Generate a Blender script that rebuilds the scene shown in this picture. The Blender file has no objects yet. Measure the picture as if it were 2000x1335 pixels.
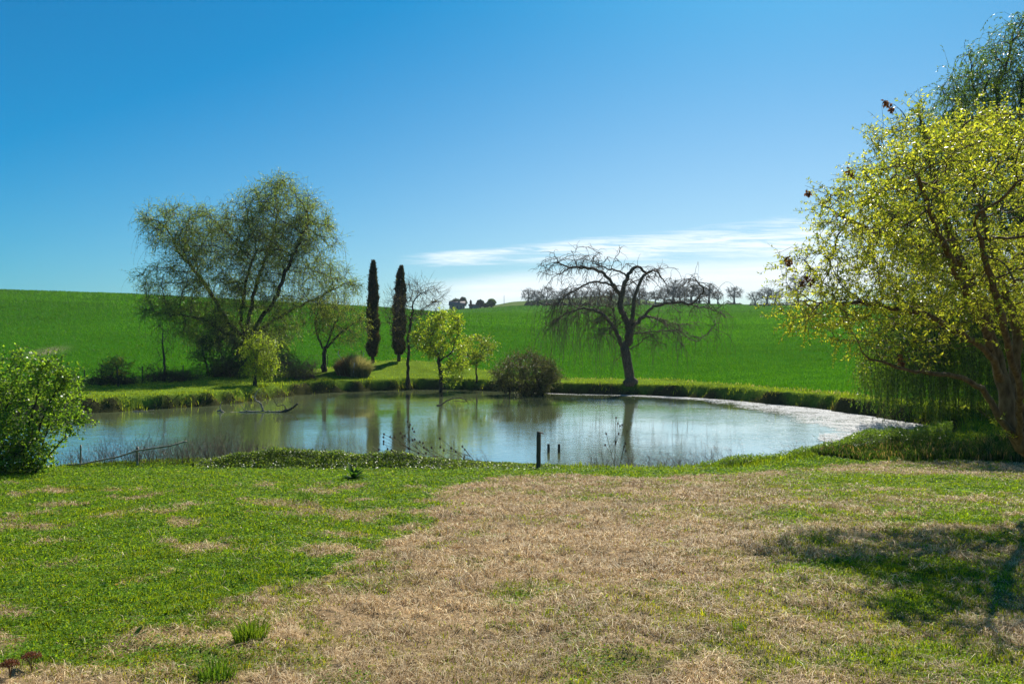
import bpy, math, random
import numpy as np
from mathutils import Vector

scene = bpy.context.scene
R = math.radians
F = 1570.0            # focal length in units of the 2000 px wide frame
CAMZ = 4.0            # camera height over the pond surface

# ------------------------------------------------------------------ camera
cam_data = bpy.data.cameras.new("camera")
cam = bpy.data.objects.new("camera", cam_data)
scene.collection.objects.link(cam)
cam.location = (0, 0, CAMZ)
cam.rotation_euler = (R(90), 0, 0)
cam_data.sensor_width = 36
cam_data.lens = 36 * F / 2000
cam_data.clip_start = 0.05
cam_data.clip_end = 8000
scene.camera = cam

# ------------------------------------------------------------------ world, sun, exposure
SUN_EL, SUN_AZ = 42.0, 21.0      # azimuth measured from +Y towards +X
world = bpy.data.worlds.new("World")
scene.world = world
world.use_nodes = True
wn, wl = world.node_tree.nodes, world.node_tree.links
wn.clear()
def wnode(t, **kw):
    n = wn.new(t)
    for k, v in kw.items(): setattr(n, k, v)
    return n
def wmath(op, a, b=None, c=None, clamp=False):
    n = wn.new('ShaderNodeMath'); n.operation = op; n.use_clamp = clamp
    for i, v in enumerate((a, b, c)):
        if v is None: continue
        if isinstance(v, (int, float)): n.inputs[i].default_value = v
        else: wl.new(v, n.inputs[i])
    return n.outputs[0]
def wsmooth(x, a, b):
    n = wn.new('ShaderNodeMapRange'); n.interpolation_type = 'SMOOTHSTEP'
    wl.new(x, n.inputs['Value']) if not isinstance(x, float) else None
    for nm, v in (('From Min', a), ('From Max', b)):
        if isinstance(v, (int, float)): n.inputs[nm].default_value = v
        else: wl.new(v, n.inputs[nm])
    return n.outputs['Result']
sky = wnode('ShaderNodeTexSky', sky_type='NISHITA', sun_disc=False)
sky.sun_elevation = R(SUN_EL); sky.sun_rotation = R(SUN_AZ)
sky.altitude = 200; sky.air_density = 1.0; sky.dust_density = 0.6; sky.ozone_density = 3.0
tc = wnode('ShaderNodeTexCoord')
sep = wnode('ShaderNodeSeparateXYZ'); wl.new(tc.outputs['Generated'], sep.inputs[0])
dx, dy, dz = sep.outputs
ysafe = wmath('MAXIMUM', dy, 0.02)
p = wmath('DIVIDE', dx, ysafe)
q = wmath('DIVIDE', dz, ysafe)
front = wsmooth(dy, 0.05, 0.3)
# depth of blue away from the sun and towards the zenith (polarised spring sky)
tint = wnode('ShaderNodeMix', data_type='RGBA')
tint.inputs['A'].default_value = (0.74, 0.89, 0.90, 1)
tint.inputs['B'].default_value = (0.05, 0.69, 0.96, 1)
el = wsmooth(dz, -0.02, 0.46)
sx, sy = math.sin(R(SUN_AZ+6)), math.cos(R(SUN_AZ+6))
side = wmath('ADD', wmath('MULTIPLY', dx, sx), wmath('MULTIPLY', dy, sy))
away = wmath('SUBTRACT', 1.0, side)
mixf = wmath('ADD', wmath('MULTIPLY', el, 0.70), wmath('MULTIPLY', away, 1.35), clamp=True)
wl.new(mixf, tint.inputs['Factor'])
mul = wnode('ShaderNodeMix', data_type='RGBA', blend_type='MULTIPLY')
mul.inputs['Factor'].default_value = 1
wl.new(sky.outputs[0], mul.inputs['A']); wl.new(tint.outputs['Result'], mul.inputs['B'])
# cirrus bands low over the hills
cv = wnode('ShaderNodeCombineXYZ'); wl.new(p, cv.inputs[0]); wl.new(q, cv.inputs[1])
def wnoise(sx_, sy_, rot, detail, rough, dist=0.0):
    m = wnode('ShaderNodeMapping'); m.inputs['Scale'].default_value = (sx_, sy_, 1); m.inputs['Rotation'].default_value = (0, 0, rot)
    wl.new(cv.outputs[0], m.inputs[0])
    n = wnode('ShaderNodeTexNoise'); n.inputs['Scale'].default_value = 1; n.inputs['Detail'].default_value = detail
    n.inputs['Roughness'].default_value = rough; n.inputs['Distortion'].default_value = dist
    wl.new(m.outputs[0], n.inputs['Vector'])
    return n.outputs['Fac']
nA = wnoise(4.5, 40, -0.05, 6, 0.6, 0.4)
nB = wnoise(9, 140, -0.09, 8, 0.65, 0.6)
nC = wnoise(26, 300, 0.12, 6, 0.7, 0.8)
def band(x0, y0, x1, y1, t0, t1, a, b, c, d, amp):
    s = (y1-y0)/(x1-x0)
    line = wmath('ADD', wmath('MULTIPLY', p, s), y0 - s*x0)
    thick = wmath('ADD', wmath('MULTIPLY', p, (t1-t0)/(x1-x0)), t0 - (t1-t0)/(x1-x0)*x0)
    off = wmath('SUBTRACT', q, line)
    off = wmath('ADD', off, wmath('MULTIPLY', wmath('SUBTRACT', nA, 0.5), 0.022))
    dd = wmath('DIVIDE', wmath('ABSOLUTE', off), thick)
    m = wmath('SUBTRACT', 1.0, wsmooth(dd, 0.25, 1.35))
    m = wmath('MULTIPLY', m, wsmooth(p, a, b))
    m = wmath('MULTIPLY', m, wmath('SUBTRACT', 1.0, wsmooth(p, c, d)))
    wisps = wmath('MULTIPLY', wsmooth(nB, 0.36, 0.60), wmath('ADD', 0.55, wmath('MULTIPLY', nC, 0.8)), clamp=True)
    tex = wmath('ADD', 1-amp, wmath('MULTIPLY', wisps, amp))
    return wmath('MULTIPLY', m, tex)
b1 = band(-0.0955, 0.104, 0.287, 0.123, 0.008, 0.024, -0.16, -0.06, 0.36, 0.62, 0.85)
b2 = band(-0.0637, 0.060, 0.318, 0.081, 0.021, 0.028, -0.16, -0.02, 0.5, 0.95, 0.15)
b3 = band(0.09, 0.119, 0.30, 0.136, 0.004, 0.009, 0.05, 0.16, 0.35, 0.5, 0.9)
cl = wmath('MAXIMUM', wmath('MAXIMUM', wmath('MULTIPLY', b1, 0.95), wmath('MULTIPLY', b2, 0.95)), wmath('MULTIPLY', b3, 0.7))
veil = wmath('MULTIPLY', wmath('MULTIPLY', wsmooth(q, 0.40, 0.0), wsmooth(p, -0.3, 0.35)), 0.10)
cl = wmath('MULTIPLY', wmath('MAXIMUM', cl, veil), front)
cm = wnode('ShaderNodeMix', data_type='RGBA')
wl.new(cl, cm.inputs['Factor']); wl.new(mul.outputs['Result'], cm.inputs['A'])
cm.inputs['B'].default_value = (10.0, 10.9, 11.4, 1)
bg = wnode('ShaderNodeBackground'); bg.inputs['Strength'].default_value = 0.066
wl.new(cm.outputs['Result'], bg.inputs[0])
wo = wnode('ShaderNodeOutputWorld'); wl.new(bg.outputs[0], wo.inputs[0])

sun_data = bpy.data.lights.new("sun", 'SUN')
sun_data.energy = 4.6; sun_data.angle = R(0.5); sun_data.color = (1.0, 0.95, 0.86)
sun = bpy.data.objects.new("sun", sun_data); scene.collection.objects.link(sun)
sd = Vector((math.sin(R(SUN_AZ))*math.cos(R(SUN_EL)), math.cos(R(SUN_AZ))*math.cos(R(SUN_EL)), math.sin(R(SUN_EL))))
sun.rotation_euler = sd.to_track_quat('Z', 'Y').to_euler()
sun.location = sd*60

scene.view_settings.view_transform = 'Standard'
scene.view_settings.look = 'None'
scene.view_settings.exposure = 0.64
scene.view_settings.gamma = 1.0
scene.render.engine = 'CYCLES'
scene.cycles.max_bounces = 6
scene.cycles.transparent_max_bounces = 4
scene.cycles.caustics_reflective = False
scene.cycles.caustics_refractive = False

HAZE = 0.00016
rng = np.random.default_rng(7)
random.seed(7)

# ------------------------------------------------------------------ small numerics
def sstep(a, b, x):
    t = np.clip((x-a)/(b-a), 0, 1)
    return t*t*(3-2*t)
def nrm(v):
    return v/np.maximum(np.linalg.norm(v, axis=-1, keepdims=True), 1e-9)
_tab = np.random.default_rng(99).random((256, 256))
def vnoise(x, y):
    xi = np.floor(x).astype(int); yi = np.floor(y).astype(int)
    fx = x-xi; fy = y-yi; fx = fx*fx*(3-2*fx); fy = fy*fy*(3-2*fy)
    a = _tab[xi % 256, yi % 256]; b = _tab[(xi+1) % 256, yi % 256]
    c = _tab[xi % 256, (yi+1) % 256]; d = _tab[(xi+1) % 256, (yi+1) % 256]
    return (a*(1-fx)+b*fx)*(1-fy)+(c*(1-fx)+d*fx)*fy
def fbm(x, y, o=4):
    s = 0; a = 0.5; t = 0
    for i in range(o):
        s = s+a*vnoise(x*2**i+17.3*i, y*2**i+9.1*i); t += a; a *= 0.5
    return s/t

# ------------------------------------------------------------------ terrain function
def up0(px, py):
    D = CAMZ*F/(py-667.0)
    return ((px-1000)/F*D, D)
far_px = [(-260, 838), (-120, 822), (0, 814), (80, 810), (150, 807), (300, 799), (430, 790), (520, 780), (600, 769), (700, 764), (850, 760), (1000, 764),
          (1100, 768), (1200, 770), (1300, 773), (1400, 779), (1500, 788), (1600, 798), (1700, 812), (1780, 825), (1830, 834), (1862, 843)]
near_px = [(1840, 850), (1790, 856), (1700, 866), (1600, 880), (1500, 898), (1400, 912), (1300, 918), (1150, 917), (1000, 911), (850, 905), (700, 901), (500, 897),
           (300, 903), (120, 912), (-40, 915), (-160, 900), (-260, 870)]
pp = [up0(*a) for a in far_px]
pp += [(x*0.95, y*0.95) for x, y in (up0(*a) for a in near_px)]
pp = np.array(pp)
def smooth_closed(P, k):
    n = len(P); out = []
    for i in range(n):
        p0, p1, p2, p3 = P[i-1], P[i], P[(i+1) % n], P[(i+2) % n]
        for j in range(k):
            t = j/k
            out.append(0.5*((2*p1)+(-p0+p2)*t+(2*p0-5*p1+4*p2-p3)*t*t+(-p0+3*p1-3*p2+p3)*t**3))
    return np.array(out)
POND = smooth_closed(pp, 5)
def sdf(X, Y):
    X = np.asarray(X, float).ravel(); Y = np.asarray(Y, float).ravel()
    best = np.full(X.shape, 1e9); inside = np.zeros(X.shape, bool)
    n = len(POND)
    for i in range(n):
        ax, ay = POND[i]; bx, by = POND[(i+1) % n]
        ex, ey = bx-ax, by-ay
        t = np.clip(((X-ax)*ex+(Y-ay)*ey)/(ex*ex+ey*ey+1e-12), 0, 1)
        d = (X-ax-t*ex)**2+(Y-ay-t*ey)**2
        best = np.minimum(best, d)
        cond = ((ay > Y) != (by > Y))
        xs = (bx-ax)*(Y-ay)/((by-ay) if abs(by-ay) > 1e-12 else 1e-12)+ax
        inside ^= cond & (X < xs)
    d = np.sqrt(best)
    return np.where(inside, -d, d)
Uk = [-600, 150, 450, 620, 700, 780, 900, 1000, 1100, 1300, 1400, 1500, 1600, 1680, 1800, 2200]
Yk = [60, 63, 68, 71, 74, 77, 75, 71, 68, 67, 61, 55.5, 50.5, 47, 43.5, 41]
Zk = [0.9, 0.9, 1.2, 1.6, 2.0, 2.4, 1.7, 1.1, 0.95, 0.9, .9, .85, .85, .85, .85, .85]
def field_edge(U): return np.interp(U, Uk, Yk)
DK = [90, 120, 160, 200, 280, 380, 600, 1500]
TU = [-1500, 0, 250, 740, 880, 1000, 1200, 1350, 1500, 2000, 3500]
TZ = np.array([
    [5.9, 10.9, 15.0, 16.0, 16.5, 16, 14, 10],
    [5.5, 10.2, 14.2, 15.2, 15.5, 15, 13, 10],
    [5.2, 9.6, 13.4, 14.4, 15.0, 14, 13, 10],
    [4.2, 7.8, 10.8, 12.0, 12.5, 13, 12, 10],
    [3.9, 7.0, 9.6, 10.9, 13.2, 19.3, 22, 12],
    [3.8, 6.6, 9.2, 11.0, 15.0, 21.7, 32, 14],
    [3.8, 6.4, 9.0, 11.0, 15.2, 22.0, 37.6, 16],
    [3.8, 6.3, 9.0, 11.0, 15.6, 22.2, 27, 15],
    [3.8, 6.3, 9.1, 11.2, 15.8, 21.2, 25, 15],
    [3.8, 6.3, 9.3, 11.8, 17.0, 22.5, 28, 15],
    [3.8, 6.3, 9.3, 11.8, 17.0, 22.5, 28, 15]])
def gh(X, Y, s=None, lumps=True):
    shp = np.shape(X)
    X = np.asarray(X, float).ravel(); Y = np.asarray(Y, float).ravel()
    if s is None: s = sdf(X, Y)
    s = s.ravel()
    Ys = np.maximum(Y, 3.0)
    U = np.clip(X/Ys*F+1000, -1500, 3500)
    r = np.sqrt(X*X+Y*Y)
    lawn = np.where(Y < 23, 2.1+(Y-4.5)*(-1.7/18.5), 0.4)
    lawn = np.where(Y < -4, 2.1+(-8.5)*(-1.7/18.5), lawn)
    yf = field_edge(U); zf = np.interp(U, Uk, Zk)
    fr = np.clip(s/np.maximum(s+np.maximum(yf-Y, 0), 1e-6), 0, 1)
    strip = 0.8+(zf-0.8)*fr
    kn = [yf]+[np.full_like(yf, k) for k in DK]
    zs = [zf]+[np.interp(U, TU, TZ[:, i]) for i in range(len(DK))]
    n = len(kn)
    sl = []
    for i in range(n):
        if i == 0: sl.append((zs[1]-zs[0])/(kn[1]-kn[0])*0.6)
        elif i == n-1: sl.append((zs[-1]-zs[-2])/(kn[-1]-kn[-2]))
        else:
            a = (zs[i]-zs[i-1])/(kn[i]-kn[i-1]); b = (zs[i+1]-zs[i])/(kn[i+1]-kn[i])
            sl.append(np.where(a*b > 0, 2*a*b/(a+b+1e-12), 0))
    fieldz = strip.copy()
    for i in range(n-1):
        m = (Y >= kn[i]) & (Y < kn[i+1])
        h = (kn[i+1]-kn[i])[m]; t = (Y[m]-kn[i][m])/h
        fieldz[m] = (2*t**3-3*t**2+1)*zs[i][m]+(t**3-2*t**2+t)*h*sl[i][m]+(-2*t**3+3*t**2)*zs[i+1][m]+(t**3-t**2)*h*sl[i+1][m]
    m = Y >= DK[-1]; fieldz[m] = zs[-1][m]
    w = sstep(27, 42, Y)
    z = lawn*(1-w)+fieldz*w
    # lumpy ground
    if lumps:
        near = 1-sstep(20, 30, r)
        z = z+near*((fbm(X*1.1, Y*1.1, 3)-0.5)*0.10+(fbm(X*5, Y*5, 3)-0.5)*0.06+np.maximum(fbm(X*13+5, Y*13, 2)-.45, 0)*0.07)*sstep(0.2, 2, s)
        z = z+(1-near)*(fbm(X*0.5+40, Y*0.5, 3)-0.5)*0.16*sstep(0.3, 2, s)
        bankn = (fbm(X*1.3+7, Y*1.3+3, 3)-0.5)+0.9*(fbm(X*.42+27, Y*.42+13, 2)-0.5)
        se = s+bankn*0.9*w
    else:
        se = s
    bw = 1.15*(1-w)+0.62*w
    up = sstep(0, 1, np.clip(se/bw, 0, 1))
    z = np.where(se > 0, z*up, -np.clip(-se*0.6, 0, 1.0))
    return z.reshape(shp)
def G(px, D):
    X = (px-1000)/F*D
    return Vector((X, D, float(gh(np.array([X]), np.array([D]))[0])))
def W(px, py, D):
    return np.array([(px-1000)/F*D, D, CAMZ-(py-667)/F*D])
def ray_ground(px, py):
    a = (px-1000)/F; b = -(py-667)/F
    Ds = np.concatenate([np.linspace(2, 80, 500), np.linspace(80.5, 450, 500)])
    z = gh(a*Ds, Ds, lumps=False); k = np.argmax(CAMZ+b*Ds < z)
    return np.array([a*Ds[k], Ds[k]])

# ------------------------------------------------------------------ materials
def mat(name, rough=0.6, spec=0.3):
    m = bpy.data.materials.new(name); m.use_nodes = True
    b = m.node_tree.nodes['Principled BSDF']
    b.inputs['Roughness'].default_value = rough
    b.inputs['Specular IOR Level'].default_value = spec
    return m, m.node_tree.nodes, m.node_tree.links, b
def noise_bump(nt, b, scale, strength, dist=0.02, coord='Object', vec=(1, 1, 1)):
    n, l = nt.nodes, nt.links
    tc = n.new('ShaderNodeTexCoord'); mp = n.new('ShaderNodeMapping'); mp.inputs['Scale'].default_value = vec
    l.new(tc.outputs[coord], mp.inputs[0])
    tx = n.new('ShaderNodeTexNoise'); tx.inputs['Scale'].default_value = scale; tx.inputs['Detail'].default_value = 6
    l.new(mp.outputs[0], tx.inputs['Vector'])
    bp = n.new('ShaderNodeBump'); bp.inputs['Strength'].default_value = strength; bp.inputs['Distance'].default_value = dist
    l.new(tx.outputs['Fac'], bp.inputs['Height']); l.new(bp.outputs[0], b.inputs['Normal'])
    return tx, mp
def bark_mat(name, c1, c2, scale=6, rough=0.85):
    m, n, l, b = mat(name, rough, 0.2)
    tx, mp = noise_bump(m.node_tree, b, scale, 0.8, 0.03, vec=(3, 3, 0.8))
    r = n.new('ShaderNodeValToRGB'); r.color_ramp.elements[0].position = 0.35; r.color_ramp.elements[1].position = 0.65
    r.color_ramp.elements[0].color = (*c1, 1); r.color_ramp.elements[1].color = (*c2, 1)
    l.new(tx.outputs['Fac'], r.inputs[0]); l.new(r.outputs[0], b.inputs['Base Color'])
    return m
def leaf_mat(name, trans=0.5, rough=0.4, spec=0.5, boost=(1.25, 1.3, 0.5)):
    m, n, l, b = mat(name, rough, spec)
    at = n.new('ShaderNodeAttribute'); at.attribute_name = 'Col'
    l.new(at.outputs['Color'], b.inputs['Base Color'])
    if trans > 0:
        tr = n.new('ShaderNodeBsdfTranslucent')
        mx = n.new('ShaderNodeMix'); mx.data_type = 'RGBA'; mx.blend_type = 'MULTIPLY'; mx.inputs['Factor'].default_value = 1
        l.new(at.outputs['Color'], mx.inputs['A']); mx.inputs['B'].default_value = (*boost, 1)
        l.new(mx.outputs['Result'], tr.inputs['Color'])
        ms = n.new('ShaderNodeMixShader'); ms.inputs[0].default_value = trans
        l.new(b.outputs[0], ms.inputs[1]); l.new(tr.outputs[0], ms.inputs[2])
        l.new(ms.outputs[0], n['Material Output'].inputs['Surface'])
    return m
M_grass = leaf_mat('grass_blades', 0.42, 0.6, 0.12, (2.2, 2.0, 0.8))
M_leaf = leaf_mat('leaves', 0.55, 0.38, 0.5, (2.6, 2.4, 1.0))
M_leaf_dull = leaf_mat('dull_leaves', 0.35, 0.5, 0.35, (1.8, 1.7, 1.0))
M_dry = leaf_mat('dry_stems', 0.2, 0.6, 0.25, (1.2, 1.1, 0.9))
M_bark = bark_mat('bark_dark', (0.028, 0.022, 0.016), (0.075, 0.058, 0.042))
M_bark_tan = bark_mat('bark_tan', (0.085, 0.055, 0.030), (0.20, 0.14, 0.075))
M_dead = bark_mat('bark_dead', (0.068, 0.048, 0.034), (0.21, 0.145, 0.10))
M_wood = bark_mat('weathered_wood', (0.20, 0.155, 0.12), (0.50, 0.42, 0.33), 10)
M_wood_d = bark_mat('dark_post_wood', (0.055, 0.045, 0.032), (0.13, 0.11, 0.08), 10)
M_far = bark_mat('bark_far', (0.08, 0.075, 0.07), (0.16, 0.15, 0.14))

# ------------------------------------------------------------------ object helpers
def link(o): scene.collection.objects.link(o); return o
def tag(o, label=None, cat=None, group=None, kind=None):
    if label: o['label'] = label
    if cat: o['category'] = cat
    if group: o['group'] = group
    if kind: o['kind'] = kind
    return o
def empty(name, loc, label, cat, group=None):
    o = bpy.data.objects.new(name, None); link(o); o.location = loc
    o.empty_display_size = 0.2
    return tag(o, label, cat, group)
class MB:
    """collects faces (all numpy) and builds ONE mesh object"""
    def __init__(s): s.v = []; s.f = {}; s.c = []; s.n = 0
    def add(s, V, Fc, col=None):
        V = np.asarray(V, float).reshape(-1, 3)
        Fc = np.asarray(Fc, int)+s.n
        s.f.setdefault(Fc.shape[1], []).append(Fc)
        s.v.append(V)
        c = np.ones((len(V), 4)); 
        if col is not None: c[:, :3] = col
        s.c.append(c); s.n += len(V)
    def build(s, name, material, parent=None, smooth=True, origin=None):
        V = np.concatenate(s.v).astype(np.float32); C = np.concatenate(s.c).astype(np.float32)
        if parent is not None: V = V-np.array(parent.location, np.float32)
        elif origin is not None: V = V-np.array(origin, np.float32)
        loops = []; tot = []
        for k, fl in s.f.items():
            fl = np.concatenate(fl); loops.append(fl.ravel()); tot.append(np.full(len(fl), k))
        loops = np.concatenate(loops).astype(np.int32); tot = np.concatenate(tot).astype(np.int32)
        start = np.concatenate([[0], np.cumsum(tot)[:-1]]).astype(np.int32)
        me = bpy.data.meshes.new(name)
        me.vertices.add(len(V)); me.vertices.foreach_set('co', V.ravel())
        me.loops.add(len(loops)); me.loops.foreach_set('vertex_index', loops)
        me.polygons.add(len(tot)); me.polygons.foreach_set('loop_start', start); me.polygons.foreach_set('loop_total', tot)
        if smooth: me.polygons.foreach_set('use_smooth', np.ones(len(tot), bool))
        a = me.color_attributes.new('Col', 'FLOAT_COLOR', 'POINT'); a.data.foreach_set('color', C.ravel())
        me.update(calc_edges=True)
        me.materials.append(material)
        o = bpy.data.objects.new(name, me); link(o)
        if parent is not None: o.parent = parent
        elif origin is not None: o.location = origin
        return o
    def tubes(s, P, Rr, sides=5, col=None, cap=True):
        """P (N,k,3) centre lines, Rr (N,k) radii"""
        P = np.asarray(P, float); Rr = np.asarray(Rr, float)
        N, k, _ = P.shape
        if N == 0: return
        T = np.empty_like(P); T[:, 1:-1] = P[:, 2:]-P[:, :-2]; T[:, 0] = P[:, 1]-P[:, 0]; T[:, -1] = P[:, -1]-P[:, -2]
        T = nrm(T)
        mean = nrm(P[:, -1]-P[:, 0]+1e-6)
        ref = np.where(np.abs(mean[:, 2:3]) > 0.8, np.array([[1., 0.13, 0]]), np.array([[0.1, 0.05, 1.]]))
        ref = np.repeat(ref[:, None], k, 1)
        A = nrm(np.cross(T, ref)); B = np.cross(T, A)
        ang = np.arange(sides)*2*math.pi/sides
        V = P[:, :, None]+Rr[:, :, None, None]*(A[:, :, None]*np.cos(ang)[None, None, :, None]+B[:, :, None]*np.sin(ang)[None, None, :, None])
        idx = np.arange(N*k*sides).reshape(N, k, sides)
        a = idx[:, :-1]; b = idx[:, 1:]
        Fc = np.stack([a, np.roll(a, -1, 2), np.roll(b, -1, 2), b], -1).reshape(-1, 4)
        if col is not None:
            col = np.repeat(np.asarray(col).reshape(N, 1, 3), k*sides, 1).reshape(-1, 3) if np.asarray(col).size > 3 else col
        n0 = s.n
        s.add(V.reshape(-1, 3), Fc, col)
        if cap:
            c = np.concatenate([idx[:, -1][:, ::1], idx[:, 0][:, ::-1]])+n0
            s.f.setdefault(sides, []).append(c)
    def leaves(s, P, Dr, L, Wd, col, bend=0.0, up=None):
        """rhombic leaves: P base (N,3), Dr direction, L length, Wd width"""
        N = len(P)
        if N == 0: return
        Dr = nrm(Dr)
        rv = rng.normal(size=(N, 3)) if up is None else up+0.35*rng.normal(size=(N, 3))
        S = nrm(np.cross(Dr, rv)); Nn = np.cross(S, Dr)
        L = np.broadcast_to(L, (N,))[:, None]; Wd = np.broadcast_to(Wd, (N,))[:, None]
        mid = P+Dr*L*0.45+Nn*L*bend
        V = np.stack([P, mid+S*Wd*0.5, P+Dr*L, mid-S*Wd*0.5], 1).reshape(-1, 3)
        s.add(V, np.arange(4*N).reshape(N, 4), np.repeat(col, 4, 0))
    def blades(s, P, H, Wd, lean, col, bent=True):
        N = len(P)
        th = rng.uniform(0, 2*math.pi, N)
        S = np.stack([np.cos(th), np.sin(th), np.zeros(N)], 1)
        H = H[:, None]; Wd = Wd[:, None]; up = np.array([0, 0, 1.])
        if bent:
            V = np.stack([P-S*Wd/2, P+S*Wd/2, P+S*Wd*0.4+lean*0.35*H+up*H*0.62, P-S*Wd*0.4+lean*0.35*H+up*H*0.62, P+lean*H+up*H*np.clip(1-0.35*np.linalg.norm(lean, axis=1, keepdims=True), .3, 1)], 1)
            i = np.arange(N)[:, None]*5
            s.add(V.reshape(-1, 3), i+np.array([[0, 1, 2, 3]]), np.repeat(col, 5, 0))
            s.f.setdefault(3, []).append(i+np.array([[3, 2, 4]])+s.n-5*N)
        else:
            V = np.stack([P-S*Wd/2, P+S*Wd/2, P+lean*H+up*H], 1)
            s.add(V.reshape(-1, 3), np.arange(3*N).reshape(N, 3), np.repeat(col, 3, 0))
def cols(N, c1, c2, var=0.12, power=1.0):
    t = rng.random((N, 1))**power
    c = np.array(c1)*(1-t)+np.array(c2)*t
    return np.clip(c*(1+var*rng.normal(size=(N, 1))), 0.002, 0.95)

# ------------------------------------------------------------------ ground sheet
dryP = np.array([ray_ground(*a) for a in [(-60, 1310), (180, 1285), (300, 1250), (470, 1212), (590, 1155), (700, 1085), (790, 1050), (835, 1005), (880, 955), (960, 934), (1080, 928), (1250, 932), (1420, 928), (1560, 915), (1700, 898), (1860, 900), (2150, 908)]])
dry_px = np.array([(-60, 1310), (180, 1285), (300, 1250), (470, 1212), (590, 1155), (700, 1085), (790, 1050), (835, 1005), (880, 955), (960, 934), (1080, 928), (1250, 932), (1420, 928), (1560, 915), (1700, 898), (1860, 900), (2150, 908)])
# world-space polygon of the scorched lawn
DRY = np.concatenate([dryP, np.array([[26, 22], [26, -10], [-14, -10], [-14, dryP[0][1]]])])
def poly_sd(PL, X, Y):
    best = np.full(X.shape, 1e9); ins = np.zeros(X.shape, bool); n = len(PL)
    for i in range(n):
        ax, ay = PL[i]; bx, by = PL[(i+1) % n]; ex, ey = bx-ax, by-ay
        t = np.clip(((X-ax)*ex+(Y-ay)*ey)/(ex*ex+ey*ey+1e-12), 0, 1)
        best = np.minimum(best, (X-ax-t*ex)**2+(Y-ay-t*ey)**2)
        ins ^= ((ay > Y) != (by > Y)) & (X < (bx-ax)*(Y-ay)/((by-ay) if abs(by-ay) > 1e-12 else 1e-12)+ax)
    d = np.sqrt(best); return np.where(ins, d, -d)
green_spots = [(1750, 935, 2.2, 1.0), (1900, 950, 3.5, 1.1), (1600, 960, 1.2, 0.5), (1980, 1020, 2.2, 1.1), (1620, 1060, .75, .8), (1720, 1120, .8, .8), (1800, 1190, .6, .8), (1540, 1010, .6, .5), (1950, 1150, .9, .7),
               (1700, 1000, 1.2, .35), (1900, 1290, .8, .45), (1980, 1330, .7, .5), (1660, 1290, .45, .25), (1480, 1290, .5, .35), (1180, 970, .9, .35), (1360, 1000, 1.2, .3), (1250, 1180, .9, .3), (1020, 1300, .7, .25),
               (380, 1290, .45, .5), (250, 1310, .4, .5), (760, 1140, .4, .3), (1560, 1150, .5, .35), (1400, 1220, .5, .3)]
_gs = [(ray_ground(a, b), r_, w_) for a, b, r_, w_ in green_spots]
def dryness(X, Y):
    """0 green lawn .. 1 scorched lawn"""
    s = poly_sd(DRY, X, Y)
    s = s+(fbm(X*1.5+3, Y*1.5, 4)-0.5)*1.3+(fbm(X*6+3, Y*6, 3)-0.5)*0.7
    d = sstep(-0.25, 0.35, s)
    gsum = 0
    for c, r_, w_ in _gs:
        gsum = gsum+w_*np.exp(-(((X-c[0])/r_)**2+((Y-c[1])/(r_*0.8))**2))
    n = fbm(X*2.3+11, Y*2.3+5, 4)
    d = d*(1-np.clip(gsum*(0.55+0.9*n), 0, 0.95))
    d = d-0.35*sstep(0.50, 0.66, n)*d-(0.42*sstep(5.5, 8.5, Y)*sstep(0.20, 0.42, X/np.maximum(Y, 3))*sstep(.36, .60, fbm(X*.9+4, Y*.9, 4)))*d
    # brown scraped patches within the green half
    n2 = fbm(X*1.5+31, Y*1.5+77, 5)
    d = np.maximum(d, 0.7*sstep(0.575, 0.66, n2)*sstep(0.5, 2.5, 19-Y))
    return np.clip(d, 0, 1)

nc_main, nc_rest = 660, 90
th = np.concatenate([np.linspace(-46, 46, nc_main), np.linspace(46, 314, nc_rest+2)[1:-1]])*math.pi/180
rr = np.concatenate([np.array([0.02]), np.geomspace(0.4, 4, 12)[:-1], np.geomspace(4, 20, 150)[:-1], np.linspace(20, 80, 215)[:-1], np.geomspace(80, 700, 110)[:-1], np.geomspace(700, 1100, 5)])
TT, RR = np.meshgrid(th, rr, indexing='ij')
GX, GY = np.sin(TT)*RR, np.cos(TT)*RR
GS = sdf(GX, GY).reshape(GX.shape)
GZ = gh(GX, GY, GS)
nt, nr = GX.shape
idx = np.arange(nt*nr).reshape(nt, nr)
a = idx; b = np.roll(idx, -1, 0)
Fg = np.stack([a[:, :-1], a[:, 1:], b[:, 1:], b[:, :-1]], -1).reshape(-1, 4)
Xf, Yf_, Sf = GX.ravel(), GY.ravel(), GS.ravel()
Uf = np.clip(Xf/np.maximum(Yf_, 3)*F+1000, -1500, 3500)
dry = dryness(Xf, Yf_)
n1 = fbm(Xf*0.9, Yf_*0.9, 4)[:, None]; n2 = fbm(Xf*6, Yf_*6, 3)[:, None]
C_soil = np.array([0.085, 0.060, 0.030]); C_green = np.array([0.05, 0.105, 0.016]); C_dry = np.array([0.30, 0.205, 0.11])
col = C_green*(1-dry[:, None])+C_dry*dry[:, None]
col = col*(0.55+0.8*n2)
isfar = sstep(27, 40, Yf_)[:, None]
strip = np.array([0.13, 0.20, 0.02])*(0.6+0.8*n1)
col = col*(1-isfar)+strip*isfar
fe = field_edge(Uf)
infield = sstep(-0.3, 0.5, Yf_-fe+(fbm(Xf*0.8, Yf_*0.8, 3)-0.5)*1.4)[:, None]*(Yf_ > 35)[:, None]
crop = np.array([0.034, 0.130, 0.006])
big = fbm(Xf*0.02+3, Yf_*0.02+8, 4)[:, None]
crop = crop*(0.75+0.5*big)
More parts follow.
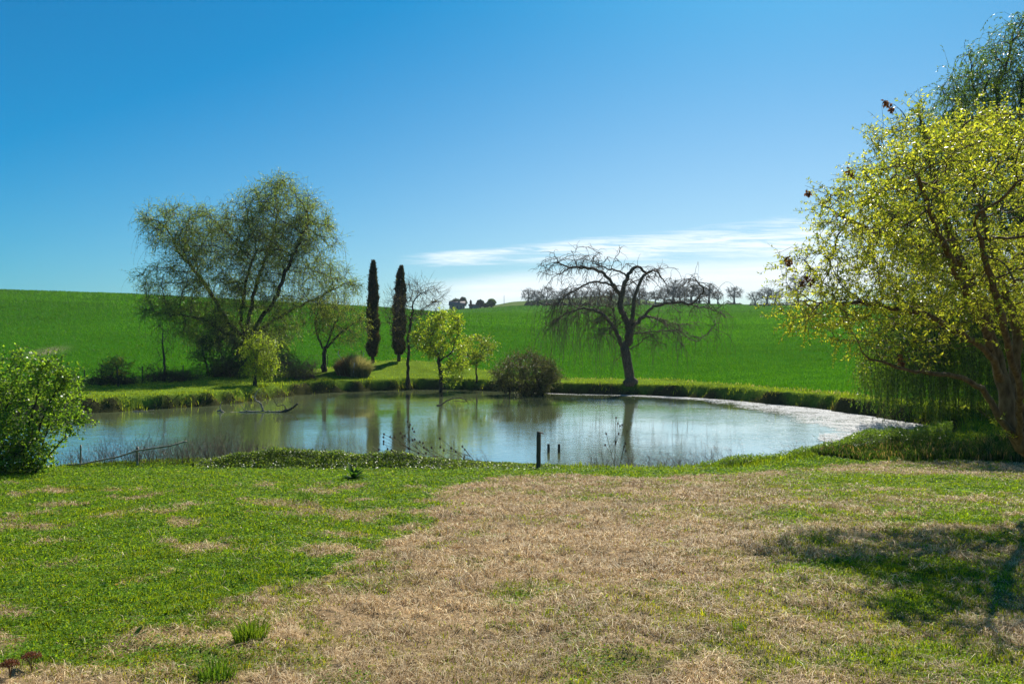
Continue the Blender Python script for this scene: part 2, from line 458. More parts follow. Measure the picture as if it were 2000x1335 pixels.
# paler grass verge on the far slope under the tree line and round the farm
verge = (sstep(0, 12, Yf_-np.interp(Uf, [880, 990, 1040], [325, 335, 356]))*sstep(880, 960, Uf)*(1-sstep(2300, 3000, Uf)))[:, None]
crop = crop*(1-verge)+np.array([0.11, 0.16, 0.045])*verge
col = col*(1-infield)+crop*infield
# bare patch in the field
bp_ = ray_ground(92, 686)
bare = np.exp(-(((Xf-bp_[0])/1.1)**2+((Yf_-bp_[1])/2.0)**2))[:, None]
col = col*(1-bare*.9)+np.array([0.34, 0.26, 0.18])*bare*.9
bankc = (sstep(0.75, 0.35, Sf) if False else (1-sstep(0.25, 0.62, Sf)))[:, None]
col = col*(1-bankc)+np.array([0.040, 0.042, 0.016])*bankc  # earth-green bank face, colour darkened for its side away from the sun
gmb = MB(); gmb.add(np.stack([Xf, Yf_, GZ.ravel()], 1), Fg, np.clip(col, 0.003, 1))
# centre fan
cidx = nt*nr
mg, n, l, bs = mat('ground', 1.0, 0.0)
at = n.new('ShaderNodeAttribute'); at.attribute_name = 'Col'
tcg = n.new('ShaderNodeTexCoord')
tx = n.new('ShaderNodeTexNoise'); tx.inputs['Scale'].default_value = 9; tx.inputs['Detail'].default_value = 8; tx.inputs['Roughness'].default_value = 0.7
l.new(tcg.outputs['Object'], tx.inputs['Vector'])
mr = n.new('ShaderNodeMapRange'); mr.inputs['From Min'].default_value = 0.3; mr.inputs['From Max'].default_value = 0.7; mr.inputs['To Min'].default_value = 0.6; mr.inputs['To Max'].default_value = 1.4
l.new(tx.outputs['Fac'], mr.inputs['Value'])
mx = n.new('ShaderNodeVectorMath'); mx.operation = 'SCALE'
l.new(at.outputs['Color'], mx.inputs[0]); l.new(mr.outputs[0], mx.inputs['Scale']); l.new(mx.outputs[0], bs.inputs['Base Color'])
bp = n.new('ShaderNodeBump'); bp.inputs['Strength'].default_value = 0.7; bp.inputs['Distance'].default_value = 0.05
tx2 = n.new('ShaderNodeTexNoise'); tx2.inputs['Scale'].default_value = 14; tx2.inputs['Detail'].default_value = 6
l.new(tcg.outputs['Object'], tx2.inputs['Vector']); l.new(tx2.outputs['Fac'], bp.inputs['Height']); l.new(bp.outputs[0], bs.inputs['Normal'])
ground = gmb.build('ground', mg); tag(ground, kind='structure')

# ------------------------------------------------------------------ water
mw, n, l, bs = mat('pond_water', 0.035, 0.5)
bs.inputs['IOR'].default_value = 1.52
bs.inputs['Base Color'].default_value = (0.10, 0.13, 0.07, 1)
tcw = n.new('ShaderNodeTexCoord')
def wv(scale, vec, detail=3, dist=0.0):
    mp = n.new('ShaderNodeMapping'); mp.inputs['Scale'].default_value = vec; l.new(tcw.outputs['Object'], mp.inputs[0])
    t = n.new('ShaderNodeTexNoise'); t.inputs['Scale'].default_value = scale; t.inputs['Detail'].default_value = detail; t.inputs['Distortion'].default_value = dist
    l.new(mp.outputs[0], t.inputs['Vector']); return t.outputs['Fac']
w1 = wv(3.2, (0.8, 1.9, 1), 4, 0.3); w2 = wv(0.55, (1, 1.2, 1), 2)
patch = wv(0.10, (1, 1, 1), 3)
ad = n.new('ShaderNodeMath'); ad.operation = 'MULTIPLY_ADD'; l.new(w2, ad.inputs[0]); ad.inputs[1].default_value = 1.2; l.new(w1, ad.inputs[2])
pr = n.new('ShaderNodeMapRange'); pr.inputs['From Min'].default_value = 0.38; pr.inputs['From Max'].default_value = 0.62; pr.inputs['To Min'].default_value = 0.05; pr.inputs['To Max'].default_value = 0.26
l.new(patch, pr.inputs['Value'])
bp = n.new('ShaderNodeBump'); bp.inputs['Distance'].default_value = 0.035
l.new(pr.outputs[0], bp.inputs['Strength']); l.new(ad.outputs[0], bp.inputs['Height']); l.new(bp.outputs[0], bs.inputs['Normal'])
fr = n.new('ShaderNodeFresnel'); fr.inputs['IOR'].default_value = 1.4; l.new(bp.outputs[0], fr.inputs['Normal'])
fm = n.new('ShaderNodeMapRange'); fm.inputs['From Min'].default_value = 0.03; fm.inputs['From Max'].default_value = 0.50; fm.inputs['To Min'].default_value = 0.04; fm.inputs['To Max'].default_value = 0.80
l.new(fr.outputs[0], fm.inputs['Value'])
gl = n.new('ShaderNodeBsdfGlossy'); gl.inputs['Roughness'].default_value = 0.02; gl.inputs['Color'].default_value = (0.95, 1, 1, 1); l.new(bp.outputs[0], gl.inputs['Normal'])
df = n.new('ShaderNodeBsdfDiffuse'); df.inputs['Color'].default_value = (0.155, 0.185, 0.085, 1)
msx = n.new('ShaderNodeMixShader'); l.new(fm.outputs[0], msx.inputs[0]); l.new(df.outputs[0], msx.inputs[1]); l.new(gl.outputs[0], msx.inputs[2])
l.new(msx.outputs[0], n['Material Output'].inputs['Surface'])
wm = MB()
x0, x1, y0, y1 = POND[:, 0].min()-1, POND[:, 0].max()+1, POND[:, 1].min()-0.8, POND[:, 1].max()+1
wm.add([(x0, y0, 0), (x1, y0, 0), (x1, y1, 0), (x0, y1, 0)], [[0, 1, 2, 3]])
tag(wm.build('pond_water', mw, smooth=False), kind='structure')

# floating scum: fine flakes along the sunny far-right shore, coloured pale for sun glint
ms, n, l, bs = mat('scum', 0.85, 0.25)
at = n.new('ShaderNodeAttribute'); at.attribute_name = 'Col'; l.new(at.outputs['Color'], bs.inputs['Base Color'])
N = 900000
u = rng.uniform(1020, 1880, N); D = 1/rng.uniform(1/70, 1/28, N)
X = (u-1000)/F*D
s = sdf(X, D)
wid = np.interp(u, [1020, 1150, 1300, 1500, 1620, 1700, 1880], [0.5, 1.0, 1.5, 3.4, 5.0, 7.0, 9.0])
wid = wid*(0.55+0.9*fbm(X*0.35, D*0.35, 3))
midY = np.interp(u, [1020, 1400, 1700, 1880], [48, 44, 36, 33])
farside = D > midY-6*(u > 1600)
dens = np.where((s < -0.03) & farside, np.clip(1.25-(-s)/wid, 0.0, 1), 0)
dens = dens*(0.55+1.3*sstep(0.38, 0.58, fbm(X*1.4, D*2.2, 3)))
dens = np.maximum(dens, np.where((s < -0.2), 0.0028*sstep(1150, 1500, u)*(0.2+2*fbm(X*.5, D*.5, 2)**2), 0))
edge = np.where((s < -0.02) & (s > -0.5) & farside, 0.3, 0); dens = np.maximum(dens, edge)
k = rng.random(N) < dens*np.interp(D, [30, 65], [0.85, .5])
X, D = X[k], D[k]; N = len(X)
sb = MB()
sz = rng.uniform(0.02, 0.075, N)*np.interp(D, [30, 65], [0.8, 1.5])
P = np.stack([X, D, 0.006+rng.random(N)*0.012], 1)
ang = rng.uniform(0, 6.28, N)
dr = np.stack([np.cos(ang), np.sin(ang), rng.normal(0, 0.05, N)], 1)
S_ = np.stack([-dr[:, 1], dr[:, 0], rng.normal(0, .008, N)], 1); dr[:, 2] = rng.normal(0, .008, N); z_ = sz[:, None]
sb.add(np.stack([P, P+dr*z_*.6+S_*z_*.5, P+dr*z_*1.3, P+dr*z_*.5-S_*z_*.5], 1).reshape(-1, 3), np.arange(4*N).reshape(N, 4), np.repeat(cols(N, (0.60, 0.58, 0.54), (0.92, 0.91, 0.90), 0.06), 4, 0))
tag(sb.build('pond_scum', ms), 'floating scum with the sun glint in its pale colour, along the sunny far right shore of the pond', 'scum', kind='stuff')

# ------------------------------------------------------------------ grass
def lean_of(N, amt, wind=(0.0, 0.0)):
    v = rng.normal(size=(N, 3))*amt; v[:, 2] = 0; v[:, 0] += wind[0]; v[:, 1] += wind[1]
    return v
def scatter(N, D0, D1, u0=-200, u1=2200):
    u = rng.uniform(u0, u1, N); D = np.exp(rng.uniform(math.log(D0), math.log(D1), N))
    X = (u-1000)/F*(D+3.0)
    return X, D, X/D*F+1000
# near lawn
X, D, u = scatter(980000, 3.2, 26.5)
s = sdf(X, D); k = s > 0.35; X, D, s, u = X[k], D[k], s[k], u[k]
Z = gh(X, D, s); dd = dryness(X, D)
N = len(X); P = np.stack([X, D, Z-0.004], 1)
pick = rng.random(N) < dd*0.97+0.02
sc = (D/5)**0.80
tuft = fbm(X*3.1, D*3.1, 3)
g = ~pick
H = rng.uniform(0.012, 0.045, N)*(0.35+1.3*tuft)*np.clip(sc, 0.8, 1.2)
shore = 1-sstep(0.6, 1.7, s)
tall = np.interp(u, [-200, 100, 350, 480, 820, 1000, 1100, 1500, 2200], [1.5, 1.2, 1.5, 1.0, 1.0, 1.2, 2.4, 2.9, 3.2])
H = H*(1+shore*tall*1.8)
gm = MB()
c = cols(g.sum(), (0.065, 0.150, 0.006), (0.24, 0.32, 0.018), 0.22)
warm = fbm(X[g]*0.8+5, D[g]*0.8, 3)[:, None]; c = c*(0.60+0.8*fbm(X[g]*2.6+50, D[g]*2.6, 4)[:, None])
c = c*(np.array([[0.85, 0.95, 1.0]])+warm*np.array([[0.45, 0.1, 0.0]]))
c = np.where(dd[g][:, None] > 0.35, c*np.array([[1.1, 0.92, 0.9]]), c)
gm.blades(P[g], H[g], 0.0045*sc[g]*rng.uniform(0.7, 1.5, g.sum()), lean_of(g.sum(), 0.45), c)
tag(gm.build('lawn_grass', M_grass), 'bright green grass and weeds on the near lawn', 'grass', kind='stuff')
dm = MB()
Nd = pick.sum()
c = cols(Nd, (0.38, 0.255, 0.115), (0.86, 0.68, 0.40), 0.22)
c = np.where(rng.random((Nd, 1)) < 0.22, c*np.array([[.42, .33, .28]]), c)*(0.62+0.75*fbm(X[pick]*1.7+60, D[pick]*1.7, 4)[:, None])
clump = fbm(X[pick]*4.5, D[pick]*4.5, 3)
dm.blades(P[pick], rng.uniform(0.006, 0.034, Nd)*(0.65+1.6*sstep(.35, .7, clump))*np.clip(sc[pick], 1, 1.5), 0.0040*sc[pick]*rng.uniform(0.6, 1.4, Nd), lean_of(Nd, 1.25), c)
tag(dm.build('dry_grass', M_dry), 'scorched straw coloured grass over the middle of the lawn', 'grass', kind='stuff')
# leaf litter
N = 2600
X, D, u = scatter(N, 3.8, 22, -100, 2100); s = sdf(X, D); k = s > .8; X, D, s = X[k], D[k], s[k]; N = len(X)
lt = MB(); P = np.stack([X, D, gh(X, D, s)+rng.uniform(.004, .02, N)], 1); dr = rng.normal(size=(N, 3)); dr[:, 2] *= .3
lt.leaves(P, dr, rng.uniform(.012, .032, N)*(D/5)**.5, rng.uniform(.006, .014, N)*(D/5)**.5, cols(N, (.16, .09, .045), (.62, .50, .36), .25), bend=.15, up=np.array([0, 0, 1.]))
tag(lt.build('leaf_litter', M_dry), 'dead leaves and bits of stalk strewn over the lawn', 'litter', kind='stuff')
# clover and weed leaves
X, D, u = scatter(680000, 3.2, 25.5, -200, 2200)
s = sdf(X, D); dd = dryness(X, D)
k = (s > 0.4) & (rng.random(len(X)) < np.clip(1.05-dd*1.3, 0, 1)*(0.25+1.2*sstep(0.35, 0.6, fbm(X*1.7+9, D*1.7, 3)))*np.interp(u, [1000, 1500], [1, .35]))
X, D, s = X[k], D[k], s[k]; N = len(X)
P = np.stack([X, D, gh(X, D, s)+rng.uniform(0.008, 0.04, N)], 1)
dr = rng.normal(size=(N, 3)); dr[:, 2] = np.abs(dr[:, 2])*0.35
cmb = MB(); sz = rng.uniform(0.010, 0.019, N)*(D/5)**0.72
cmb.leaves(P, dr, sz, sz*0.85, cols(N, (0.055, 0.150, 0.008), (0.22, 0.33, 0.018), 0.28), up=np.array([0, 0, 1.]))
tag(cmb.build('clover_leaves', M_grass), 'low clover and weed leaves through the green lawn', 'clover', kind='stuff')

# far bank: strip of rough grass and the tufted lip
X, D, u = scatter(420000, 26, 80, -300, 2150)
s = sdf(X, D); fe = field_edge(np.clip(u, -600, 2200))
k = (s > 0.03) & (D < fe+0.4) & ((D > 33) | (u > 1600))
k &= (s < 2.2) | (rng.random(len(X)) < 0.5)
X, D, s, u, fe = X[k], D[k], s[k], u[k], fe[k]; N = len(X)
lip = (1-sstep(0.5, 1.5, s)); edge = 1-sstep(0.2, 1.2, np.abs(fe-D))
cl = fbm(X*1.0+2, D*1.0, 3)
H = rng.uniform(0.03, 0.11, N)*(0.5+0.9*cl)+lip*rng.uniform(0.0, 0.22, N)*sstep(0.42, 0.66, cl)*1.6+edge*rng.uniform(0, .35, N)*cl
P = np.stack([X, D, gh(X, D, s)-0.01], 1)
c = cols(N, (0.085, 0.145, 0.010), (0.26, 0.33, 0.022), 0.2)
c = np.where((rng.random((N, 1)) < 0.3*edge[:, None]), c*0+np.array([[0.32, 0.29, 0.20]]), c)
c = np.where((rng.random((N, 1)) < 0.35*(s < 0.45)[:, None]), c*0+np.array([[0.10, 0.09, 0.035]]), c)
le = lean_of(N, 0.4)
bm_ = MB(); bm_.blades(P, H, rng.uniform(0.025, 0.055, N)*D/60, le, c)
tag(bm_.build('bank_grass', M_grass), 'rough sunlit grass along the far bank of the pond', 'grass', kind='stuff')

# wheat field
X, D, u = scatter(520000, 41, 345, -250, 1900)
fe = field_edge(np.clip(u, -600, 2200)); k = D > fe+0.3+(fbm(X*.8, D*.8, 3)-.5)*1.2
X, D, u = X[k], D[k], u[k]; N = len(X)
# drill rows
P = np.stack([X, D, gh(X, D, np.full(N, 30.0))-0.01], 1)
H = rng.uniform(0.12, 0.24, N)*(0.7+0.6*fbm(X*0.3, D*0.3, 3))*np.clip(D/90, 0.8, 1.6)
c = (0.72+0.56*fbm(X*0.03+9, D*0.22, 3)[:, None])*cols(N, (0.034, 0.120, 0.003), (0.066, 0.182, 0.007), 0.10)*(0.72+0.56*fbm(X*0.05+3, D*0.05+1, 4)[:, None])
wb = MB(); wb.blades(P, H, rng.uniform(0.05, 0.11, N)*D/90, lean_of(N, 0.4), c, bent=False)
tag(wb.build('wheat_crop', M_grass), 'vivid green young wheat covering the field beyond the pond', 'crop', kind='stuff')

# ------------------------------------------------------------------ tree skeletons
class Skel:
    def __init__(s, step): s.p = []; s.par = []; s.step = step
    def chain(s, pts, parent=-1, wob=0.0):
        pts = [np.array(q, float) for q in pts]
        if parent < 0:
            s.p.append(pts[0]); s.par.append(-1); parent = len(s.p)-1; out = [parent]
        else:
            pts = [s.p[parent]]+pts; out = []
        # smooth resample
        P = np.array(pts); seg = np.linalg.norm(np.diff(P, axis=0), axis=1); L = np.concatenate([[0], np.cumsum(seg)])
        n = max(int(L[-1]/s.step), 1)
        tt = np.linspace(0, L[-1], n+1)[1:]
        Q = np.stack([np.interp(tt, L, P[:, i]) for i in range(3)], 1)
        if len(Q) > 3:
            Qs = Q.copy(); Qs[1:-1] = (Q[:-2]+2*Q[1:-1]+Q[2:])/4; Q = Qs
        if wob: Q = Q+rng.normal(size=Q.shape)*wob*s.step
        for q_ in Q:
            s.p.append(q_); s.par.append(parent); parent = len(s.p)-1; out.append(parent)
        return out
    def near(s, pt):
        A = np.array(s.p); return int(np.argmin(((A-np.array(pt))**2).sum(1)))
    def grow(s, A, infl=4.0, kill=1.6, iters=120, trop=(0, 0, 0), jit=0.15, maxn=6000):
        st = s.step; A = np.asarray(A, float)
        P = np.array(s.p)
        d2 = ((A[:, None]-P[None])**2).sum(2); near = d2.argmin(1); dist = np.sqrt(d2.min(1))
        alive = dist > kill*st
        for it in range(iters):
            act = alive & (dist < infl*st*(4 if it < 25 else 1.5))
            if not act.any() or len(s.p) > maxn: break
            nid = near[act]; vec = nrm(A[act]-np.array(s.p)[nid])
            uq, inv = np.unique(nid, return_inverse=True)
            sm = np.zeros((len(uq), 3)); np.add.at(sm, inv, vec)
            dr = nrm(nrm(sm)+np.array(trop)+jit*rng.normal(size=sm.shape))
            new = np.array(s.p)[uq]+dr*st
            base = len(s.p)
            # skip near duplicates
            keep = []
            Pn = np.array(s.p)
            for j in range(len(new)):
                if ((Pn-new[j])**2).sum(1).min() > (0.25*st)**2: keep.append(j)
            if not keep: break
            for j in keep: s.p.append(new[j]); s.par.append(int(uq[j]))
            nw = new[keep]
            d2 = ((A[:, None]-nw[None])**2).sum(2); m = np.sqrt(d2.min(1)); a_ = d2.argmin(1)
            upd = m < dist; dist[upd] = m[upd]; near[upd] = base+a_[upd]
            alive &= dist > kill*st
    def finish(s, R0, rt):
        n = len(s.p); s.P = np.array(s.p); s.par = list(s.par)
        ch = [[] for _ in range(n)]
        for i, q_ in enumerate(s.par):
            if q_ >= 0: ch[q_].append(i)
        s.ch = ch
        tips = np.zeros(n)
        for i in range(n-1, -1, -1):
            if not ch[i]: tips[i] = 1
            if s.par[i] >= 0: tips[s.par[i]] += tips[i]
        s.tips = tips
        e = math.log(max(tips.max(), 2))/math.log(R0/rt)
        s.r = rt*tips**(1/e)
        D = np.zeros_like(s.P)
        for i in range(n):
            if s.par[i] >= 0: D[i] = s.P[i]-s.P[s.par[i]]
            elif ch[i]: D[i] = s.P[ch[i][0]]-s.P[i]
        s.D = nrm(D)
        # taper along chains that do not branch
        return s
    def thick(s, ids, r0, r1):
        s.mr = getattr(s, 'mr', []); s.mr.append((ids, r0, r1)); return ids
    def chains(s):
        out = []
        stack = [(i, None) for i, q_ in enumerate(s.par) if q_ < 0]
        while stack:
            i, pr_ = stack.pop()
            c = [pr_, i] if pr_ is not None else [i]
            while s.ch[i]:
                kids = sorted(s.ch[i], key=lambda j: -s.r[j])
                for k_ in kids[1:]: stack.append((k_, i))
                i = kids[0]; c.append(i)
            out.append(c)
        return out
    def wood(s, mbT, mbB, thr, sides=6, flare=1.0, mbX=None):
        groups = {}
        for c in s.chains():
            if len(c) < 2: continue
            Pc = s.P[c].copy(); rc = s.r[c].copy()
            if s.par[c[0]] >= 0 or len(c) > 1 and s.par[c[1]] == c[0] and s.r[c[0]] > 1.5*s.r[c[1]]:
                rc[0] = min(rc[0], rc[1]*1.25)
            rc[-1] *= 0.6
            if s.par[c[0]] < 0 and flare > 1:
                for j, f_ in enumerate((flare, 1+(flare-1)*.45, 1+(flare-1)*.15)):
                    if j < len(rc): rc[j] = max(rc)*f_
            big_ = rc.max() > thr
            groups.setdefault((big_, len(c)), []).append((Pc, rc))
        for (big_, k_), L in groups.items():
            (mbT if big_ else mbB).tubes(np.array([a for a, _ in L]), np.array([b for _, b in L]), sides+3 if big_ else max(sides-2, 3))
def ell(N, c, r, hollow=0.0, pw=1/3.):
    v = nrm(rng.normal(size=(N, 3))); t = (hollow+(1-hollow)*rng.random((N, 1))**pw)
    return np.array(c)+v*t*np.array(r)
def epx(N, px, py, D, rx, ry, rd, hollow=0.0):
    """ellipsoid given by its centre on a line of sight and radii in frame px (rx, ry) and metres (rd)"""
    return ell(N, W(px, py, D), (rx/F*D, rd, ry/F*D), hollow)
def twigs(S, thr, per, n_seg, seg, droop, jit, spread=0.8, maxn=30000, outw=0.0, centre=None, taper=0.6):
    ids = np.where(S.r <= thr)[0]
    ids = np.repeat(ids, per)
    if len(ids) > maxn: ids = rng.choice(ids, maxn, replace=False)
    N = len(ids)
    P0 = S.P[ids]+S.D[ids]*rng.uniform(-0.5, 0.3, (N, 1))*S.step
    d = nrm(S.D[ids]*0.8+spread*rng.normal(size=(N, 3)))
    if centre is not None: d = nrm(d+outw*nrm(P0-np.array(centre)))
    sl = (seg*rng.uniform(0.6, 1.4, N))[:, None]
    pts = [P0]; p_ = P0
    for i in range(n_seg):
        d = nrm(d+np.array([0, 0, -1.])*droop*(i+1)/n_seg+jit*rng.normal(size=(N, 3)))
        p_ = p_+d*sl; pts.append(p_)
    return np.stack(pts, 1)
def clump(T, fq, thr, keep):
    p_ = T[:, T.shape[1]//2]
    v = .5*fbm(p_[:, 0]*fq+p_[:, 2]*fq*.8+30, p_[:, 1]*fq-p_[:, 2]*fq*.5+60, 2)+.5*fbm(p_[:, 0]*fq-p_[:, 2]*fq*.9+90, p_[:, 2]*fq+p_[:, 1]*fq*.4+20, 2)
    return T[(v > thr) | (rng.random(len(T)) < keep)]
def along(T, M, lo=0.1, hi=1.0):
    """M random points and tangents on each twig"""
    N, k, _ = T.shape
    t = rng.uniform(lo, hi, (N, M))*(k-1); i = np.minimum(t.astype(int), k-2); f = (t-i)[..., None]
    a = np.take_along_axis(T, i[..., None].repeat(3, -1), 1); b = np.take_along_axis(T, (i+1)[..., None].repeat(3, -1), 1)
    return (a*(1-f)+b*f).reshape(-1, 3), nrm(b-a).reshape(-1, 3)
def tw_tubes(mb, T, r0, r1, sides=3, col=None):
    k = T.shape[1]; r_ = np.linspace(r0, r1, k)[None].repeat(len(T), 0)
    mb.tubes(T, r_, sides, col, cap=False)
def assemble(name, base, label, cat, S, bark, thr, tw, tr, leafs=None, lm=None, group=None, sides=6, flare=1.3, crown_name='crown'):
    root = empty(name, base, label, cat, group)
    t = MB(); b = MB(); S.wood(t, b, thr, sides, flare)
    if tw is not None:
        for T in (tw if isinstance(tw, list) else [tw]): tw_tubes(b, T, tr, tr*0.45)
    if t.n: t.build('trunk', bark, root)
    if b.n: b.build('branches', bark, root)
    if leafs is not None: leafs.build(crown_name, lm or M_leaf, root, smooth=False)
    return root

# ---- great willow left of centre
print('willow')
Dw = 71
base = G(478, Dw)
S = Skel(0.42)
b0 = np.array(base)
t0 = S.chain([b0-np.array([0, 0, .2]), W(476, 690, Dw), W(478, 660, Dw)])
S.chain([W(470, 620, Dw), W(476, 580, Dw), W(482, 540, Dw-.5), W(500, 490, Dw-1)], t0[-1], .15)
S.chain([W(505, 630, Dw), W(535, 590, Dw-1), W(555, 540, Dw-1.5), W(580, 480, Dw-2), W(605, 430, Dw-2)], t0[-2], .15)
S.chain([W(455, 640, Dw), W(430, 600, Dw+1), W(390, 540, Dw+1.5), W(350, 495, Dw+2)], t0[-1], .15)
S.chain([W(445, 655, Dw-1), W(405, 625, Dw-2), W(350, 612, Dw-3), W(310, 612, Dw-3.5)], t0[-3], .15)
S.chain([W(510, 640, Dw+1), W(560, 610, Dw+2), W(610, 585, Dw+2.5), W(660, 560, Dw+3)], t0[-3], .15)
S.chain([W(490, 600, Dw+1), W(505, 540, Dw+2), W(530, 470, Dw+3), W(545, 400, Dw+3)], t0[-1], .15)
A = np.concatenate([epx(620, 480, 490, Dw, 150, 95, 5.5, .25), epx(330, 540, 430, Dw-1, 90, 82, 4, .2), epx(190, 380, 460, Dw+1, 85, 62, 4.2, .3), epx(170, 595, 465, Dw, 68, 78, 4, .3),
                    epx(120, 335, 560, Dw-1, 60, 60, 3.5, .3), epx(120, 640, 555, Dw+2, 70, 48, 3, .2), epx(80, 545, 365, Dw, 28, 30, 1.8), epx(90, 330, 610, Dw-3, 60, 25, 2.5),
                    epx(60, 310, 430, Dw, 38, 40, 2.5), epx(200, 500, 600, Dw, 130, 60, 4.5, .3), epx(150, 480, 655, Dw+1, 115, 36, 4, .2), epx(90, 395, 640, Dw-2, 60, 40, 2.5, .2)])
S.grow(A, kill=1.5, infl=5, iters=110, trop=(0, 0, .12), jit=.22); S.finish(0.42, 0.015)
T1 = twigs(S, 0.06, 8, 6, 0.21, 0.16, 0.34, 1.0, 20000)
lowm = T1[:, 0, 2] < W(0, 600, Dw)[2]
T1 = clump(T1, .5, .43, .4)
T2 = twigs(S, 0.045, 1, 10, 0.26, 1.2, 0.16, .7, 5000)
lf = MB()
P_, t_ = along(T1, 11)
lf.leaves(P_, t_+0.8*rng.normal(size=P_.shape), rng.uniform(.09, .19, len(P_)), .045, cols(len(P_), (0.07, 0.12, 0.022), (0.20, 0.265, 0.050), .2))
P_, t_ = along(T2, 9)
lf.leaves(P_, t_+0.7*rng.normal(size=P_.shape), rng.uniform(.09, .17, len(P_)), .04, cols(len(P_), (0.05, 0.085, 0.02), (0.14, 0.185, 0.04), .2))
assemble('willow_tree', base, 'huge spreading willow with thin olive foliage on the far bank', 'tree', S, M_bark, 0.09, [T1, T2], 0.0085, lf, M_leaf, flare=1.4)

# ---- generic young tree
def small_tree(name, label, px, D, sinkpx, stems, attr, R0, rt, step, twp, leafp, bark=M_bark, lm=M_leaf, thr=0.05, cat='tree', group=None, trop=(0, 0, .1), tr=0.010, jit=.2, flare=1.3, infl=5, sides=5, kill=1.5):
    base = G(px, D); b0 = np.array(base)
    S = Skel(step); ids = None
    for i, st in enumerate(stems):
        pts = [W(*q_) for q_ in st]
        if i == 0: ids = S.chain([b0-np.array([0, 0, .15])]+pts, -1, .1)
        else: S.chain(pts, S.near(pts[0]), .12)
    if attr is not None: S.grow(attr, trop=trop, jit=jit, infl=infl, kill=kill)
    S.finish(R0, rt)
    T = [clump(twigs(S, **t), 1.0, .45, .3) for t in twp]
    lf = None
    if leafp:
        lf = MB()
        for (k_, M_, lo, hi, wd, c1, c2, sp) in leafp:
            P_, t_ = along(T[k_], M_)
            lf.leaves(P_, t_+sp*rng.normal(size=P_.shape), rng.uniform(lo, hi, len(P_)), wd, cols(len(P_), c1, c2, .2), bend=.06)
    return assemble(name, base, label, cat, S, bark, thr, T, tr, lf, lm, group, sides, flare)
YG1, YG2 = (0.085, 0.16, 0.012), (0.20, 0.29, 0.025)
print('small trees')
# weeping yellow-green willow in front of the great one
A = np.concatenate([epx(150, 508, 690, 58, 36, 42, 1.5, .4), epx(60, 515, 660, 58, 28, 18, 1.2)])
small_tree('small_willow', 'small bright yellow-green weeping tree in front of the great willow', 497, 57.2, 0, [[(498, 740, 57.2), (500, 700, 57.6), (506, 665, 58)]], A, 0.10, .012, .22,
           [dict(thr=.03, per=4, n_seg=6, seg=.15, droop=1.0, jit=.2, maxn=2600), dict(thr=.03, per=1, n_seg=9, seg=.22, droop=1.5, jit=.12, maxn=350)],
           [(0, 20, .08, .14, .055, (.12, .20, .014), (.30, .38, .03), .8), (1, 14, .06, .12, .04, YG1, YG2, .7)])
# leaning fan of stems right of the willow
A = np.concatenate([epx(170, 665, 635, 69, 55, 42, 2.2, .3), epx(90, 635, 615, 69, 35, 35, 2, .3)])
small_tree('fan_tree', 'thinly leaved tree with fanned upright branches right of the great willow', 633, 69, 0, [[(633, 690, 69), (636, 678, 69)], [(630, 680, 69), (615, 640, 69), (622, 605, 69)], [(636, 680, 69), (665, 650, 69), (700, 625, 69)], [(636, 680, 69), (650, 640, 69.5), (668, 605, 69.5)]],
           A, .17, .012, .28, [dict(thr=.04, per=4, n_seg=5, seg=.24, droop=-.1, jit=.16, spread=.5, maxn=2600)], [(0, 9, .07, .13, .05, (0.09, .13, .015), (.22, .27, .03), .8)], trop=(0, 0, .25), tr=.011)
# bare walnut-like tree behind the bright one
A = np.concatenate([epx(190, 812, 610, 67, 52, 70, 2.8, .3), epx(50, 765, 600, 67, 22, 40, 1.5, .2), epx(50, 850, 578, 67, 24, 28, 1.5)])
small_tree('bare_tree', 'tall leafless grey tree between the second cypress and the bright tree', 796, 67, 0, [[(796, 710, 67), (797, 698, 67), (798, 686, 67)], [(796, 690, 67), (780, 672, 67), (768, 650, 67)], [(798, 680, 67), (800, 640, 67), (808, 590, 67)], [(800, 680, 67), (830, 660, 67)]],
           A, .125, .011, .33, [dict(thr=.04, per=4, n_seg=5, seg=.22, droop=-.05, jit=.25, spread=.7, maxn=2800)], [(0, 1, .06, .11, .05, (0.10, .10, .03), (.20, .19, .05), .8)], tr=.012, trop=(0, 0, .2))
# bright yellow-green tree on the lip of the bank
A = np.concatenate([epx(110, 868, 632, 63.5, 38, 30, 1.8, .3), epx(80, 845, 670, 63.5, 36, 30, 1.8, .3), epx(70, 892, 672, 63.3, 26, 26, 1.5, .2), epx(50, 888, 712, 63, 32, 18, 1.6), epx(40, 815, 655, 63, 17, 22, 1.2), epx(34, 885, 740, 62.3, 24, 10, 1)])
small_tree('yellow_green_tree', 'bright yellow-green young tree leaning at the edge of the far bank', 860, 63.2, 0, [[(862, 735, 63.2), (857, 705, 63.3), (852, 680, 63.5)], [(857, 705, 63.3), (880, 690, 63)], [(853, 690, 63.5), (838, 660, 63.5)]],
           A, .15, .012, .26, [dict(thr=.035, per=5, n_seg=4, seg=.15, droop=.1, jit=.3, spread=.9, maxn=4200)], [(0, 8, .10, .17, .09, (0.12, .19, .014), (.30, .37, .03), 1.0)])
A = np.concatenate([epx(150, 932, 682, 67, 38, 34, 1.7, .3)])
small_tree('sapling_tree', 'slim pale green sapling between the bright tree and the round bush', 930, 67, 0, [[(931, 715, 67), (930, 690, 67)], [(930, 700, 67), (945, 680, 67)], [(930, 700, 67), (915, 682, 67)]],
           A, .06, .010, .25, [dict(thr=.03, per=4, n_seg=4, seg=.15, droop=.05, jit=.3, maxn=1800)], [(0, 10, .08, .15, .08, (0.09, .17, .016), (.22, .24, .025), 1.0)])
